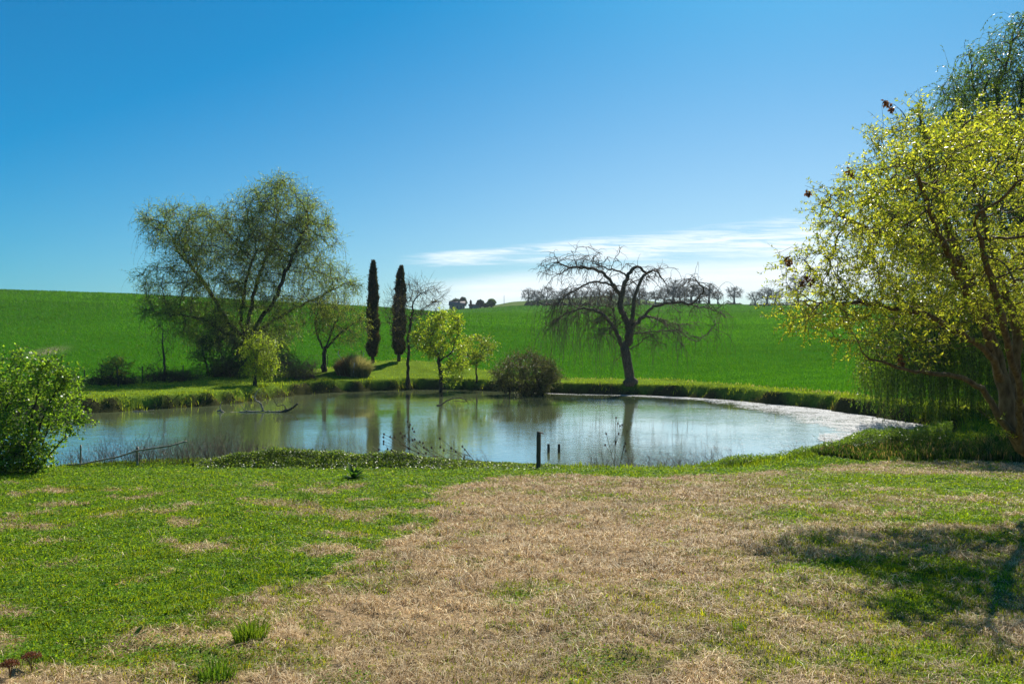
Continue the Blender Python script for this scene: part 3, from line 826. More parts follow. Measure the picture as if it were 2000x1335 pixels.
# bare sapling at the far left hedge
A = epx(45, 318, 660, 63, 22, 38, 1.2, .2)
small_tree('bare_sapling', 'thin bare sapling rising out of the dark hedge left of the willow', 321, 62, 0, [[(321, 700, 62), (318, 670, 62)], [(320, 700, 62), (305, 708, 62), (296, 725, 62)], [(320, 690, 62), (338, 678, 62)]],
           A, .09, .012, .3, [dict(thr=.04, per=3, n_seg=5, seg=.16, droop=.3, jit=.25, maxn=500)], None)
A = epx(80, 228, 716, 57.5, 24, 20, .9, .2)
small_tree('leafing_sapling', 'low leafing sapling standing in front of the dark hedge at left', 232, 56.5, 0, [[(231, 740, 56.5), (229, 718, 57)]],
           A, .045, .010, .2, [dict(thr=.03, per=4, n_seg=4, seg=.15, droop=.0, jit=.3, maxn=900)], [(0, 8, .08, .14, .07, (.07, .13, .015), (.22, .27, .04), .9)])

# ---- shrubs
def shrub(name, label, px, D, ells, R0, rt, step, nst, twp, leafp, bark=M_bark, lm=M_leaf, cat='shrub', spread=1.0, tr=.008, sink=.1, basez=None, cf=1.1, ct=.45, group=None, thr=10, stemsides=5):
    base = G(px, D)
    if basez is not None: base.z = basez
    b0 = np.array(base)
    S = Skel(step)
    A = np.concatenate(ells)
    r0 = S.chain([b0+np.array([0, 0, -sink]), b0+np.array([0, 0, 0.02])])
    for i in range(nst):
        a_ = 6.283*i/nst+rng.uniform(-.3, .3); q_ = b0+np.array([math.cos(a_)*spread*rng.uniform(.3, 1), math.sin(a_)*spread*rng.uniform(.3, 1), 0])
        tgt = A[rng.integers(len(A))]
        S.chain([q_-np.array([0, 0, sink]), q_*.65+tgt*.35+np.array([0, 0, .1]), q_*.45+tgt*.55+np.array([0, 0, .1])], -1, .1)
    S.grow(A, kill=1.5, infl=6, trop=(0, 0, .05), jit=.25); S.finish(R0, rt)
    T = [clump(twigs(S, **t), cf, ct, .25) for t in twp]
    lf = MB()
    for (k_, M_, lo, hi, wd, c1, c2, sp) in leafp:
        P_, t_ = along(T[k_], M_)
        ok = P_[:, 2] > gh(P_[:, 0], P_[:, 1], lumps=False)+.02
        P_, t_ = P_[ok], t_[ok]
        lf.leaves(P_, t_+sp*rng.normal(size=P_.shape), rng.uniform(lo, hi, len(P_)), wd, cols(len(P_), c1, c2, .22), bend=.06)
    root = empty(name, base, label, cat, group)
    t = MB(); S.wood(t, t, thr, stemsides, 1.0)
    for q_ in T: tw_tubes(t, q_, tr, tr*.5)
    t.build('stems', bark, root); lf.build('crown', lm, root, smooth=False)
    return root
print('shrubs')
shrub('round_bush', 'large round brownish olive bush overhanging the far water', 1030, 61, [epx(330, 1030, 722, 61, 62, 34, 2.3, .3), epx(60, 985, 735, 61, 28, 18, 1.4), epx(60, 1075, 730, 61, 24, 24, 1.5)], .10, .01, .26, 16,
      [dict(thr=.05, per=9, n_seg=4, seg=.17, droop=.1, jit=.3, maxn=13000)], [(0, 10, .07, .13, .055, (.05, .06, .018), (.19, .20, .06), 1.0)], lm=M_leaf_dull, spread=1.6)
shrub('left_bush', 'bright green leafy bush at the left edge of the near bank', 20, 20.6, [epx(340, 55, 800, 20.6, 76, 84, 1.3, .3), epx(60, 95, 715, 20.4, 44, 22, .6), epx(70, 20, 735, 21, 70, 50, 1.0, .3), epx(60, 128, 818, 20.2, 34, 30, .5), epx(50, 132, 738, 20.6, 24, 24, .5), epx(120, -60, 790, 20.8, 90, 100, 1.4, .3), epx(40, 60, 880, 20.4, 60, 40, .8), epx(16, 150, 765, 20.3, 16, 10, .3), epx(16, 30, 688, 20.5, 30, 10, .3), epx(16, 160, 820, 20.2, 16, 7, .3)],
      .045, .004, .13, 26, [dict(thr=.02, per=4, n_seg=4, seg=.08, droop=.1, jit=.3, maxn=12000)], [(0, 8, .05, .095, .052, (.045, .115, .012), (.165, .26, .028), 1.0)], spread=.75, tr=.004, cf=2.3, ct=.49)
# dark hedge and scrub behind the left bank
shrub('dark_hedge', 'dark low hedge at the field edge behind the left bank', 225, 58.5, [epx(170, 225, 738, 58.5, 62, 14, .9, .1), epx(40, 215, 722, 58.5, 26, 12, .7)], .06, .01, .25, 22,
      [dict(thr=.05, per=6, n_seg=4, seg=.14, droop=.1, jit=.35, maxn=4500)], [(0, 7, .07, .12, .06, (.012, .030, .006), (.035, .065, .012), 1.0)], lm=M_leaf_dull, spread=1.8)
shrub('hedge_scrub', 'brownish scrub between the dark hedge and the willow', 335, 62, [epx(170, 340, 733, 62, 62, 12, .9, .1), epx(60, 300, 725, 62, 30, 12, .8)], .05, .01, .25, 22,
      [dict(thr=.05, per=6, n_seg=4, seg=.16, droop=.1, jit=.35, maxn=4200)], [(0, 5, .06, .1, .05, (.020, .030, .012), (.05, .06, .02), 1.0)], lm=M_leaf_dull, spread=2.0)
shrub('willow_undergrowth', 'dark green undergrowth round the foot of the great willow', 438, 67, [epx(300, 430, 685, 67, 52, 46, 1.8, .2), epx(170, 480, 712, 66, 75, 24, 1.4, .1), epx(80, 540, 700, 67, 35, 26, 1.2, .1)], .08, .01, .28, 22,
      [dict(thr=.05, per=6, n_seg=4, seg=.2, droop=.25, jit=.3, maxn=11000)], [(0, 8, .08, .14, .07, (.020, .046, .008), (.065, .12, .018), 1.0)], lm=M_leaf_dull, spread=2.0)
shrub('bramble_heap', 'tangled brown bramble heap right of the small weeping tree', 590, 65, [epx(180, 585, 716, 65, 45, 17, 1.3, .1), epx(50, 560, 705, 65, 20, 14, .8)], .05, .01, .25, 18,
      [dict(thr=.05, per=7, n_seg=5, seg=.17, droop=.35, jit=.4, maxn=4500)], [(0, 2, .06, .11, .05, (.06, .05, .025), (.16, .12, .06), 1.0)], lm=M_leaf_dull, spread=1.6, bark=M_dead)

# ---- cypresses
def cypress(label, px, ytop, ybase, D, wpx, lean_px, seed, group, sc=1.0, name='cypress_tree', nl=26000):
    base = G(px, D); base.z = float(W(px, ybase, D)[2]) if ybase else base.z
    g_ = np.array(G(px, D)); zt = W(px, ytop, D)[2]
    r_ = np.random.default_rng(seed)
    H = zt-g_[2]; z0 = .55*sc
    N = nl; t = r_.random(N)**.85; th_ = r_.uniform(0, 6.283, N)
    prof = np.interp(t, [0, .06, .2, .45, .7, .88, 1.0], [.55, .92, 1.0, .93, .80, .55, .08])
    w_ = wpx/F*D/2*prof
    lump = 1+.22*np.sin(th_*3+t*17+seed)+.16*np.sin(th_*5-t*31)+.55*(vnoise(th_*2+seed, t*22)-.5)
    rad = w_*lump*(0.55+.48*r_.random(N)**.5)
    lean = lean_px/F*D
    X = g_[0]+np.cos(th_)*rad+lean*t**2.2; Y = g_[1]+np.sin(th_)*rad; Z = g_[2]+z0+t*(H-z0)
    P_ = np.stack([X, Y, Z], 1)
    dr = np.stack([np.cos(th_)*.35, np.sin(th_)*.35, np.ones(N)], 1)+.3*r_.normal(size=(N, 3))
    P_[:N//25, :2] += np.stack([np.cos(th_), np.sin(th_)], 1)[:N//25]*w_[:N//25, None]*.45
    lf = MB()
    bare_ = (vnoise(th_*1.5+9, t*9+seed) > .55)[:, None]
    c = cols(N, (.022, .028, .012), (.062, .066, .026), .2); c = np.where(bare_ & (r_.random((N, 1)) < .8), c*np.array([[2.4, 1.5, 1.6]]), c)
    kk = (vnoise(th_*2.2+seed, t*26) > .30) | (r_.random(N) < .2)
    lf.leaves(P_[kk], dr[kk], (r_.uniform(.12, .34, N)*sc)[kk], .07*sc, c[kk])
    root = empty(name, Vector(g_), label, 'tree', group)
    tb = MB(); zz = np.linspace(-.1, H*.93, 14)
    tp = np.stack([g_[0]+lean*(np.clip(zz/H, 0, 1))**2.2, np.full(14, g_[1]), g_[2]+zz], 1)
    tb.tubes(tp[None], np.linspace(.17, .03, 14)[None]*sc, 8)
    tb.build('trunk', M_bark, root); lf.build('crown', M_leaf_dull, root, smooth=False)
    return root
cypress('tall narrow dark cypress nearest the willow', 728, 511, None, 74.5, 18, 1, 3, 'cypresses on the far bank')
cypress('narrow cypress with a bent tip behind the bare tree', 779, 521, None, 75.8, 20, 5, 8, 'cypresses on the far bank')

# ---- dead tree
print('dead')
Dd = 61.5
base = G(1232, Dd)
S = Skel(0.20)
b0 = np.array(base)
off = {}
def ch(pts, at=None, dz=0.0, wob=.18):
    n_ = len(pts); P_ = [W(a, b, Dd+dz*(i+1)/n_) for i, (a, b) in enumerate(pts)]
    if at is None: return S.chain(P_, -1, wob)
    return S.chain(P_, S.near(W(at[0], at[1], Dd+(at[2] if len(at) > 2 else 0))), wob)
tr0 = S.chain([b0-np.array([0, 0, .2]), W(1229, 728, Dd), W(1225, 705, Dd), W(1220, 680, Dd)], -1, .05)
S.thick(ch([(1212, 668), (1204, 649), (1193, 631), (1183, 620), (1170, 609), (1147, 601), (1126, 603), (1105, 612), (1085, 628)], (1220, 680), -1.2), .18, .03)
S.thick(ch([(1228, 664), (1230, 640), (1221, 622), (1211, 601), (1213, 577), (1222, 550), (1229, 532), (1243, 517), (1261, 532), (1282, 527), (1295, 545), (1303, 559)], (1220, 680), .8), .30, .03)
ch([(1206, 566), (1195, 550), (1177, 532), (1153, 523), (1129, 521), (1111, 523), (1090, 511), (1082, 497)], (1213, 577, .4), -1.5)
ch([(1121, 505), (1120, 496), (1115, 487)], (1129, 521, -.6), -1)
ch([(1124, 492), (1127, 485)], (1120, 496, -1), -1)
ch([(1100, 530), (1087, 535), (1072, 537)], (1111, 523, -.9), -1.3)
ch([(1200, 562), (1192, 554), (1168, 550), (1150, 552), (1126, 565), (1099, 580), (1084, 596)], (1212, 583, .4), -2.2)
ch([(1222, 536), (1210, 529), (1186, 524), (1168, 517), (1156, 514), (1159, 502), (1168, 494)], (1228, 540, .5), 1.6)
ch([(1196, 520), (1201, 505), (1208, 494), (1212, 482)], (1190, 525, 1), 1.2)
ch([(1180, 510), (1188, 500)], (1168, 517, 1.2), 1.2)
ch([(1138, 510), (1146, 503), (1152, 500)], (1135, 521, -.6), -.8)
ch([(1216, 524), (1225, 513)], (1210, 529, 1), 1.2)
ch([(1246, 545), (1262, 536), (1280, 526), (1290, 530)], (1229, 560, .5), 1.5)
S.thick(ch([(1232, 634), (1236, 615), (1237, 598), (1240, 577), (1249, 553), (1258, 536)], (1229, 645, .2), -.5, .06), .17, .11)
cst = ch([(1262, 538), (1264, 545)], (1258, 537, -.5), -.5)
S.thick(ch([(1237, 636), (1258, 616), (1276, 598), (1300, 592), (1330, 589), (1351, 595), (1364, 583), (1372, 572), (1375, 562), (1361, 547)], (1229, 645, .2), -1.5), .12, .025)
ch([(1366, 552), (1356, 545), (1346, 550)], (1361, 550, -1.5), -1.5)
ch([(1340, 586), (1336, 578), (1338, 568)], (1330, 589, -1), -1)
ch([(1370, 600), (1390, 602), (1402, 610), (1414, 611)], (1351, 595, -1), -1.3)
ch([(1249, 672), (1258, 660), (1270, 655), (1290, 648)], (1226, 684), -1.8)
ch([(1250, 650), (1279, 646), (1315, 643), (1340, 650), (1358, 660)], (1230, 654, .1), -2.4)
ch([(1275, 620), (1294, 628), (1321, 640), (1345, 661), (1360, 668), (1387, 646), (1396, 634)], (1258, 616, -.4), 1.8)
ch([(1290, 622), (1310, 630), (1330, 634), (1352, 632)], (1270, 620, .1), 1.0)
ch([(1180, 610), (1160, 600), (1150, 590), (1130, 600), (1112, 590)], (1190, 628, -.5), 1.8)
ch([(1200, 616), (1196, 600), (1184, 596), (1166, 598), (1140, 608), (1118, 620)], (1204, 649, -.2), 2.2)
ch([(1206, 640), (1192, 640), (1176, 648), (1160, 660)], (1207, 655, -.2), -1.5)
nmain = len(S.p)
# secondary limbs
for k_ in range(230):
    i = int(rng.integers(tr0[-1]+8, nmain)); p_ = S.p[i]
    left = p_[0] < b0[0]-.3
    if p_[2] < W(0, 662, Dd)[2] and rng.random() < .6: continue
    a_ = rng.uniform(0, 6.283); h = np.array([math.cos(a_)*1.0+(-.5 if left else .5), math.sin(a_), rng.uniform(-.1, .7)])
    L = rng.uniform(.7, 2.1); q_ = p_.copy(); pts = []
    d = nrm(h)
    for j in range(5):
        d = nrm(d+np.array([0, 0, -.22])+.2*rng.normal(size=3)); q_ = q_+d*L/5; pts.append(q_)
    S.chain(pts, i, .1)
S.finish(0.36, 0.014)
S.r = np.maximum(S.r, .021)
for ids, r0_, r1_ in S.mr: S.r[ids] = np.maximum(S.r[ids], np.linspace(r0_, r1_, len(ids)))
k1 = twigs(S, .06, 1, 9, .26, .95, .20, 1.1, 700)
k1 = k1[(k1[:, 0, 2] < W(0, 545, Dd)[2])]
lim = np.where(rng.random(len(k1)) < np.where(k1[:, 0, 0] < b0[0]+.2, 1.0, .75))[0]; k1 = k1[lim]
k2 = twigs(S, .06, 2, 5, .16, .35, .28, 1.0, 1400)
lowleft = [i for i in range(len(S.p)) if S.P[i][0] < b0[0]-1 and S.r[i] < .05]
k3 = twigs(S, .06, 2, 13, .30, 1.1, .24, .8, 3000); k3 = k3[(k3[:, 0, 0] < b0[0]-1.0) & (k3[:, 0, 2] < W(0, 575, Dd)[2])][:220]
zg = gh(k3[:, -1, 0], k3[:, -1, 1], lumps=False); k3 = k3[k3[:, -1, 2] > zg+.15]
root = empty('dead_tree', base, 'leafless dead tree with arching drooping branches on the far bank', 'tree')
t = MB(); b = MB(); S.wood(t, b, .10, 7, 1.35)
tw_tubes(b, k1, .018, .007); tw_tubes(b, k2, .017, .007); tw_tubes(b, k3, .014, .006)
t.build('trunk', M_dead, root); b.build('branches', M_dead, root)

# ---- right-hand foreground tree
print('right tree')
KT = 0.76
def WT(px, py, D): return W(px, py, D*KT)
def ept(N, px, py, D, rx, ry, rd, hollow=0.0): return epx(N, px, py, D*KT, rx, ry, rd*.85, hollow)
bx, by = 9.6, 12.5
bz = float(gh(np.array([bx]), np.array([by]))[0]); base = Vector((bx, by, bz)); b0 = np.array(base)
S = Skel(0.155)
t0 = S.chain([b0-np.array([0, 0, .2]), b0+np.array([-.25, 0, .4]), WT(2110, 945, 16.5), WT(2040, 895, 16.5), WT(1995, 868, 16.4)], -1, .05)
f1 = t0[-1]
m1 = S.thick(S.chain([WT(1968, 825, 16.3), WT(1965, 760, 16.3), WT(1950, 700, 16.4), WT(1925, 630, 16.5), WT(1890, 540, 16.4), WT(1855, 450, 16.2), WT(1820, 340, 16.0), WT(1806, 250, 16)], f1, .1), 0.115, 0.03)
m2 = S.thick(S.chain([WT(1955, 820, 16.0), WT(1930, 770, 15.8), WT(1900, 745, 15.6), WT(1850, 730, 15.3), WT(1780, 722, 15), WT(1700, 700, 14.7)], f1, .1), 0.06, 0.015)
m3 = S.thick(S.chain([WT(1930, 690, 15.8), WT(1880, 650, 15.4), WT(1800, 610, 15), WT(1700, 590, 14.6), WT(1600, 590, 14.3)], S.near(WT(1955, 745, 16.2)), .1), 0.05, 0.012)
m4 = S.thick(S.chain([WT(1990, 800, 16.6), WT(1975, 740, 17), WT(1990, 650, 17.2), WT(1960, 560, 17.4), WT(1930, 450, 17.6), WT(1900, 350, 17.6)], t0[-2], .1), 0.11, 0.02)
m5 = S.thick(S.chain([WT(1930, 600, 16.8), WT(1870, 520, 17.2), WT(1780, 470, 17.5), WT(1680, 440, 17.6), WT(1600, 400, 17.6)], S.near(WT(1940, 660, 16.4)), .1), 0.05, 0.012)
S.chain([WT(1960, 840, 15.8), WT(1925, 810, 15.6), WT(1905, 795, 15.5)], S.near(WT(1985, 862, 16.4)), .03)
S.chain([WT(2060, 820, 16), WT(2090, 700, 15), WT(2070, 560, 14), WT(2040, 420, 13.5)], t0[-3], .1)
S.chain([WT(2140, 800, 17), WT(2200, 650, 17.5), WT(2230, 480, 18)], t0[-4], .1)
S.chain([WT(1990, 760, 15), WT(1960, 640, 14), WT(1930, 520, 13.2), WT(1900, 430, 12.8)], t0[-1], .1)
S.thick(S.chain([W(1925, 640, 11.9), W(1880, 560, 11.2), W(1830, 450, 10.4), W(1795, 350, 9.9)], S.near(WT(1955, 745, 16.2)), .1), .05, .012)
A = np.concatenate([epx(240, 1800, 335, 9.7, 85, 65, .9, .1), epx(220, 1750, 430, 9.8, 85, 75, .9, .1), ept(1000, 1945, 425, 16.2, 330, 215, 3.2, .35), ept(420, 1730, 570, 15.4, 190, 110, 2.4, .2), ept(260, 1720, 420, 16.5, 130, 90, 2.0, .2),
                    ept(120, 1590, 610, 14.8, 72, 66, 1.2, .1), ept(60, 1590, 505, 15.5, 66, 28, .8), ept(60, 1650, 380, 16.8, 70, 34, .9), ept(120, 1780, 280, 16.2, 70, 70, 1.3, .1), ept(80, 1860, 255, 16, 80, 45, 1.2),
                    ept(60, 1800, 660, 15.4, 120, 34, 1.6, .2), ept(300, 2200, 480, 16.5, 260, 260, 3.2, .3), ept(300, 1960, 420, 12.6, 190, 190, 1.7, .3)])
S.grow(A, kill=1.6, infl=5, trop=(0, 0, .04), jit=.22, iters=90, maxn=9000); S.finish(.165, .005)
for ids, r0_, r1_ in S.mr: S.r[ids] = np.maximum(S.r[ids], np.linspace(r0_, r1_, len(ids)))
inner = twigs(S, .014, 4, 5, .075, .12, .22, .75, 27000)
inner = inner[(inner[:, 0, 0]/inner[:, 0, 1]*F+1000) < 2700]
lf = MB()
fork = b0+np.array([-1.4, 0, 1.6]); near_ = (np.linalg.norm(inner[:, 0]-fork, axis=1) < 3.0) & (inner[:, 0, 2] < 4.3)
inner = inner[~(near_ & (rng.random(len(inner)) < .8))]
inner = clump(inner, 1.25, .47, .30)
P_, t_ = along(inner, 19)
side = nrm(np.cross(t_, rng.normal(size=t_.shape)))
lf.leaves(P_, t_*.35+side+np.array([0, 0, -.25]), rng.uniform(.030, .072, len(P_)), rng.uniform(.012, .026, len(P_)), cols(len(P_), (.10, .155, .020), (.35, .36, .050), .28), bend=.05)
tip = P_[::23]
root = assemble('golden_leaf_tree', base, 'large spreading tree with small yellow-green leaves at the right edge', 'tree', S, M_bark_tan, .045, inner, .0035, lf, M_leaf, flare=1.25, sides=6)
# hanging brown seed pods
pods = [(1735, 205), (1728, 200), (1742, 212), (1538, 505), (1541, 512), (1575, 540), (1583, 548), (1567, 552), (1660, 333), (1664, 340), (1577, 375), (1757, 695), (1760, 708), (1930, 300), (1925, 292), (1842, 490), (1590, 545)]

for (a, b) in pods:
    c_ = WT(a, b, 15.2+rng.uniform(-.4, .6)); i = S.near(c_); q0 = S.P[i]
    tw_ = (np.stack([q0*(1-f_)+c_*f_+np.array([0, 0, .10*math.sin(f_*math.pi)]) for f_ in np.linspace(0, 1, 6)]))
    pm = MB(); N = 26; v = nrm(rng.normal(size=(N, 3)))*np.array([.022, .022, .04])
    pm.leaves(c_+v, rng.normal(size=(N, 3))+np.array([0, 0, -1]), rng.uniform(.04, .075, N), .032, cols(N, (.09, .035, .02), (.2, .09, .045), .2))
    pm.tubes(tw_[None], np.linspace(.005, .0025, 6)[None], 3, np.array([.08, .05, .03]))
    pm.build('seed_pod', M_leaf_dull, root, smooth=False)
sh = [[(1720, 285), (1725, 240), (1722, 205)][::1], [(1806, 250), (1800, 200), (1792, 172)], [(1650, 400), (1600, 372), (1572, 362)], [(1590, 490), (1545, 482), (1520, 494)]]
for pl in sh:
    Q = np.array([WT(a, c, 16) for a, c in pl]); b = MB(); b.tubes(Q[None], np.linspace(.006, .002, len(Q))[None], 3); b.build('long_shoot', M_bark_tan, root)

# ---- weeping willow behind it
print('weeping')
Dq = 38.0
base = G(2050, Dq); b0 = np.array(base)
S = Skel(.45)
t0 = S.chain([b0-np.array([0, 0, .2]), b0+np.array([0, 0, 2.5]), b0+np.array([-.3, 0, 5])], -1, .05)
A = np.concatenate([epx(420, 2050, 260, Dq, 190, 210, 6, .3), epx(330, 1925, 190, Dq, 75, 110, 3.5, .1), epx(90, 1990, 70, Dq, 35, 45, 2), epx(420, 1870, 380, Dq-3, 140, 150, 4.5, .2), epx(220, 1900, 560, Dq+1, 170, 110, 4.5, .3), epx(170, 1770, 660, Dq+1, 70, 46, 2.6, .2), epx(120, 2150, 560, Dq, 130, 100, 5)])
S.grow(A, kill=1.5, infl=6, iters=90, trop=(0, 0, .05), jit=.2); S.finish(.55, .02)
T1 = twigs(S, .06, 6, 9, .20, .6, .16, .9, 19000)
T1 = T1[(T1[:, -1, 2] > .25)]
Tl = twigs(S, .08, 3, 15, .21, 1.8, .07, .6, 9000)
m = (Tl[:, 0, 2] < W(0, 560, Dq)[2]) & (Tl[:, -1, 2] > .35) & (Tl[:, -1, 2] < 4.6) & (Tl[:, 0, 0]/Tl[:, 0, 1]*F+1000 < 2150)
Tl = Tl[m]
nst = 1500
u = 1675+rng.random(nst)**.8*420; D = rng.uniform(34.5, 41.5, nst)*(1-.02*np.sin(u*.05))
top_ = np.interp(u, [1675, 1720, 1800, 2100], [690, 640, 600, 560])+rng.uniform(-35, 60, nst)
bot = np.interp(u, [1675, 1690, 1760, 1850, 2100], [770, 800, 815, 825, 850])*1.0+rng.uniform(-60, 8, nst)+14*np.sin(u*.11)
X = (u-1000)/F*D; zt_ = CAMZ-(top_-667)/F*D; zb_ = np.maximum(CAMZ-(bot-667)/F*38, .25); zt_ = np.maximum(zt_, zb_+1)
f_ = np.linspace(0, 1, 14)[None]; ph = rng.uniform(0, 6.28, (nst, 1))
Tc = np.stack([X[:, None]+.10*np.sin(f_*5+ph)+rng.normal(0, .25, (nst, 1))*f_, D[:, None]+.10*np.cos(f_*4+ph), zt_[:, None]*(1-f_)+zb_[:, None]*f_], 2)
lf = MB()
P_, t_ = along(T1, 20)
lf.leaves(P_, t_+.5*rng.normal(size=P_.shape), rng.uniform(.09, .17, len(P_)), .042, cols(len(P_), (.030, .070, .009), (.10, .165, .020), .2))
P_, t_ = along(Tl, 22); P2_, t2_ = along(Tc, 60); P_ = np.concatenate([P_, P2_]); t_ = np.concatenate([t_, t2_])
lf.leaves(P_, t_+.45*rng.normal(size=P_.shape), rng.uniform(.08, .15, len(P_)), .035, cols(len(P_), (.03, .070, .008), (.11, .19, .017), .2))
assemble('weeping_willow', base, 'tall dark green weeping willow behind the golden tree, trailing over the water', 'tree', S, M_bark, .09, [T1, Tl, Tc], .007, lf, M_leaf, flare=1.3)
print('weeping strands', len(Tl))

# ------------------------------------------------------------------ plants along the near and right banks
# tall iris and sedge bed under the golden tree, leaf colours darkened for shade
N = 26000
u = rng.uniform(1560, 2250, N); Dm = np.interp(u, [1560, 1650, 1750, 1900, 2250], [27.6, 26.8, 27.0, 27, 27])
D = Dm+rng.uniform(-1.5, 2.2, N)*np.interp(u, [1560, 1750], [.15, 1])-.9
X = (u-1000)/F*D; D = D+(fbm(X*1.1+3, X*.3, 3)-.5)*2.6; s = sdf(X, D); k = (s > .15) & (rng.random(N) < sstep(.30, .52, fbm(X*1.6+70, D*1.6, 3)))
X, D, s, u = X[k], D[k], s[k], u[k]; N = len(X)
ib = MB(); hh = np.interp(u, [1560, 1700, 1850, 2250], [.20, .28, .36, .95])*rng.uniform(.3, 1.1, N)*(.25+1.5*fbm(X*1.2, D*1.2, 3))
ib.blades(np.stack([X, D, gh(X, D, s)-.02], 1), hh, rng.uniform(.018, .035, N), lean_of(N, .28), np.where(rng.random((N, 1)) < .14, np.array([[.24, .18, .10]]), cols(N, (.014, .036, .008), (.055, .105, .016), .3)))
tag(ib.build('iris_bed', M_grass), 'tall iris leaves below the golden tree, their green darkened for shade', 'plants', kind='stuff')
# leafy ground cover mound in the middle of the near bank
N = 60000
u = rng.uniform(380, 1090, N); D = np.interp(u, [380, 500, 800, 1090], [23.6, 23.6, 23.3, 22.9])+rng.normal(0, .45, N)
X = (u-1000)/F*D; s = sdf(X, D)
top = np.interp(u, [380, 450, 560, 640, 760, 850, 950, 1090], [.05, .30, .44, .42, .36, .22, .12, .05])*(.55+.9*fbm(X*1.6, D*1.6, 3))*np.exp(-((D-np.interp(u, [380, 1090], [23.6, 22.9]))/.6)**2)
k = (s > -.15); X, D, s, top = X[k], D[k], s[k], top[k]; N = len(X)
P = np.stack([X, D, gh(X, D, s)+top*(.3+.7*rng.random(N)**.4)+.02], 1)
dr = rng.normal(size=(N, 3)); dr[:, 2] = dr[:, 2]*.5+.3
iv = MB(); iv.leaves(P, dr, rng.uniform(.03, .065, N), .035, cols(N, (.035, .085, .012), (.15, .20, .035), .22), up=np.array([0, 0, 1.]))
tag(iv.build('ivy_ground_cover', M_leaf), 'leafy low ground cover mounded along the middle of the near bank', 'ground cover', kind='stuff')
# leafy weeds along the right shore
N = 45000
u = rng.uniform(1350, 1860, N); 
D0 = np.interp(u, [1350, 1450, 1550, 1650, 1750, 1860], [24.2, 25.0, 26.6, 28.3, 29.4, 30.5])
D = D0+rng.normal(0, .4, N)-.7; X = (u-1000)/F*D; s = sdf(X, D)
hump = np.interp(u, [1350, 1450, 1500, 1560, 1650, 1860], [.05, .45, .25, .3, .5, .5])*(.3+1.2*fbm(X*1.3, D*1.3, 3))
k = (s > .02) & (rng.random(N) < .9); X, D, s, hump = X[k], D[k], s[k], hump[k]; N = len(X)
P = np.stack([X, D, gh(X, D, s)+hump*rng.random(N)**.6], 1); dr = rng.normal(size=(N, 3)); dr[:, 2] += .6
wv_ = MB(); wv_.leaves(P, dr, rng.uniform(.03, .08, N), .03, cols(N, (.035, .085, .012), (.13, .19, .03), .22))
tag(wv_.build('bank_weeds', M_leaf), 'leafy weeds fringing the right part of the near shore', 'plants', kind='stuff')
# fine dead stalks by the near water
def stalk_bed(name, label, spans, seedc, rad=.0045):
    sbm = MB()
    for (u0, u1, D0_, D1_, n_, h0, h1, lx, crv) in spans:
        u = rng.uniform(u0, u1, n_); D = rng.uniform(D0_, D1_, n_); X = (u-1000)/F*D
        P0 = np.stack([X, D, np.maximum(gh(X, D), -.1)], 1)
        h = rng.uniform(h0, h1, n_)[:, None]; d = nrm(np.stack([rng.normal(lx, .22, n_), rng.normal(0, .2, n_), np.ones(n_)], 1))
        pts = [P0]; p_ = P0
        for i in range(6):
            d = nrm(d+.14*rng.normal(size=(n_, 3))+np.array([lx*.3, 0, -crv])); p_ = p_+d*h/6; pts.append(p_)
        T = np.stack(pts, 1)
        sbm.tubes(T, np.linspace(rad, rad*.4, 7)[None].repeat(n_, 0), 3, cols(n_, *seedc, .2), cap=False)
        # side twigs
        P_, t_ = along(T, 4, .35, 1.0); d2 = nrm(t_+.7*rng.normal(size=t_.shape)); L = rng.uniform(.05, .16, len(P_))[:, None]
        T2 = np.stack([P_, P_+d2*L*.5, P_+nrm(d2+.25*rng.normal(size=d2.shape))*L], 1)
        sbm.tubes(T2, np.array([[rad*.5, rad*.4, rad*.25]]).repeat(len(T2), 0), 3, cols(len(T2), *seedc, .2), cap=False)
    tag(sbm.build(name, M_dry), label, 'dry stalks', kind='stuff')
BR = ((.13, .085, .065), (.34, .25, .20))
stalk_bed('dry_stalks', 'thin brown dead stalks standing at the water edge on the left', [(115, 520, 23.6, 24.8, 700, .35, .85, -.08, .05), (200, 460, 23.4, 24.5, 120, .6, 1.1, .05, .02), (480, 640, 23.6, 24.6, 110, .35, .75, -.1, .06), (560, 760, 23.5, 24.5, 45, .4, .9, -.25, .1)], BR)
stalk_bed('bramble_stalks', 'wispy brown bramble twigs at the water edge right of the posts', [(880, 960, 23.0, 23.9, 50, .3, .6, -.2, .12), (1150, 1400, 23.2, 24.4, 330, .4, 1.0, -.1, .08), (1300, 1460, 23.4, 24.4, 60, .5, 1.0, -.25, .06), (1500, 1660, 25, 27, 60, .4, .9, -.2, .08), (1610, 1760, 27, 29, 45, .4, .7, .1, .05)], BR)

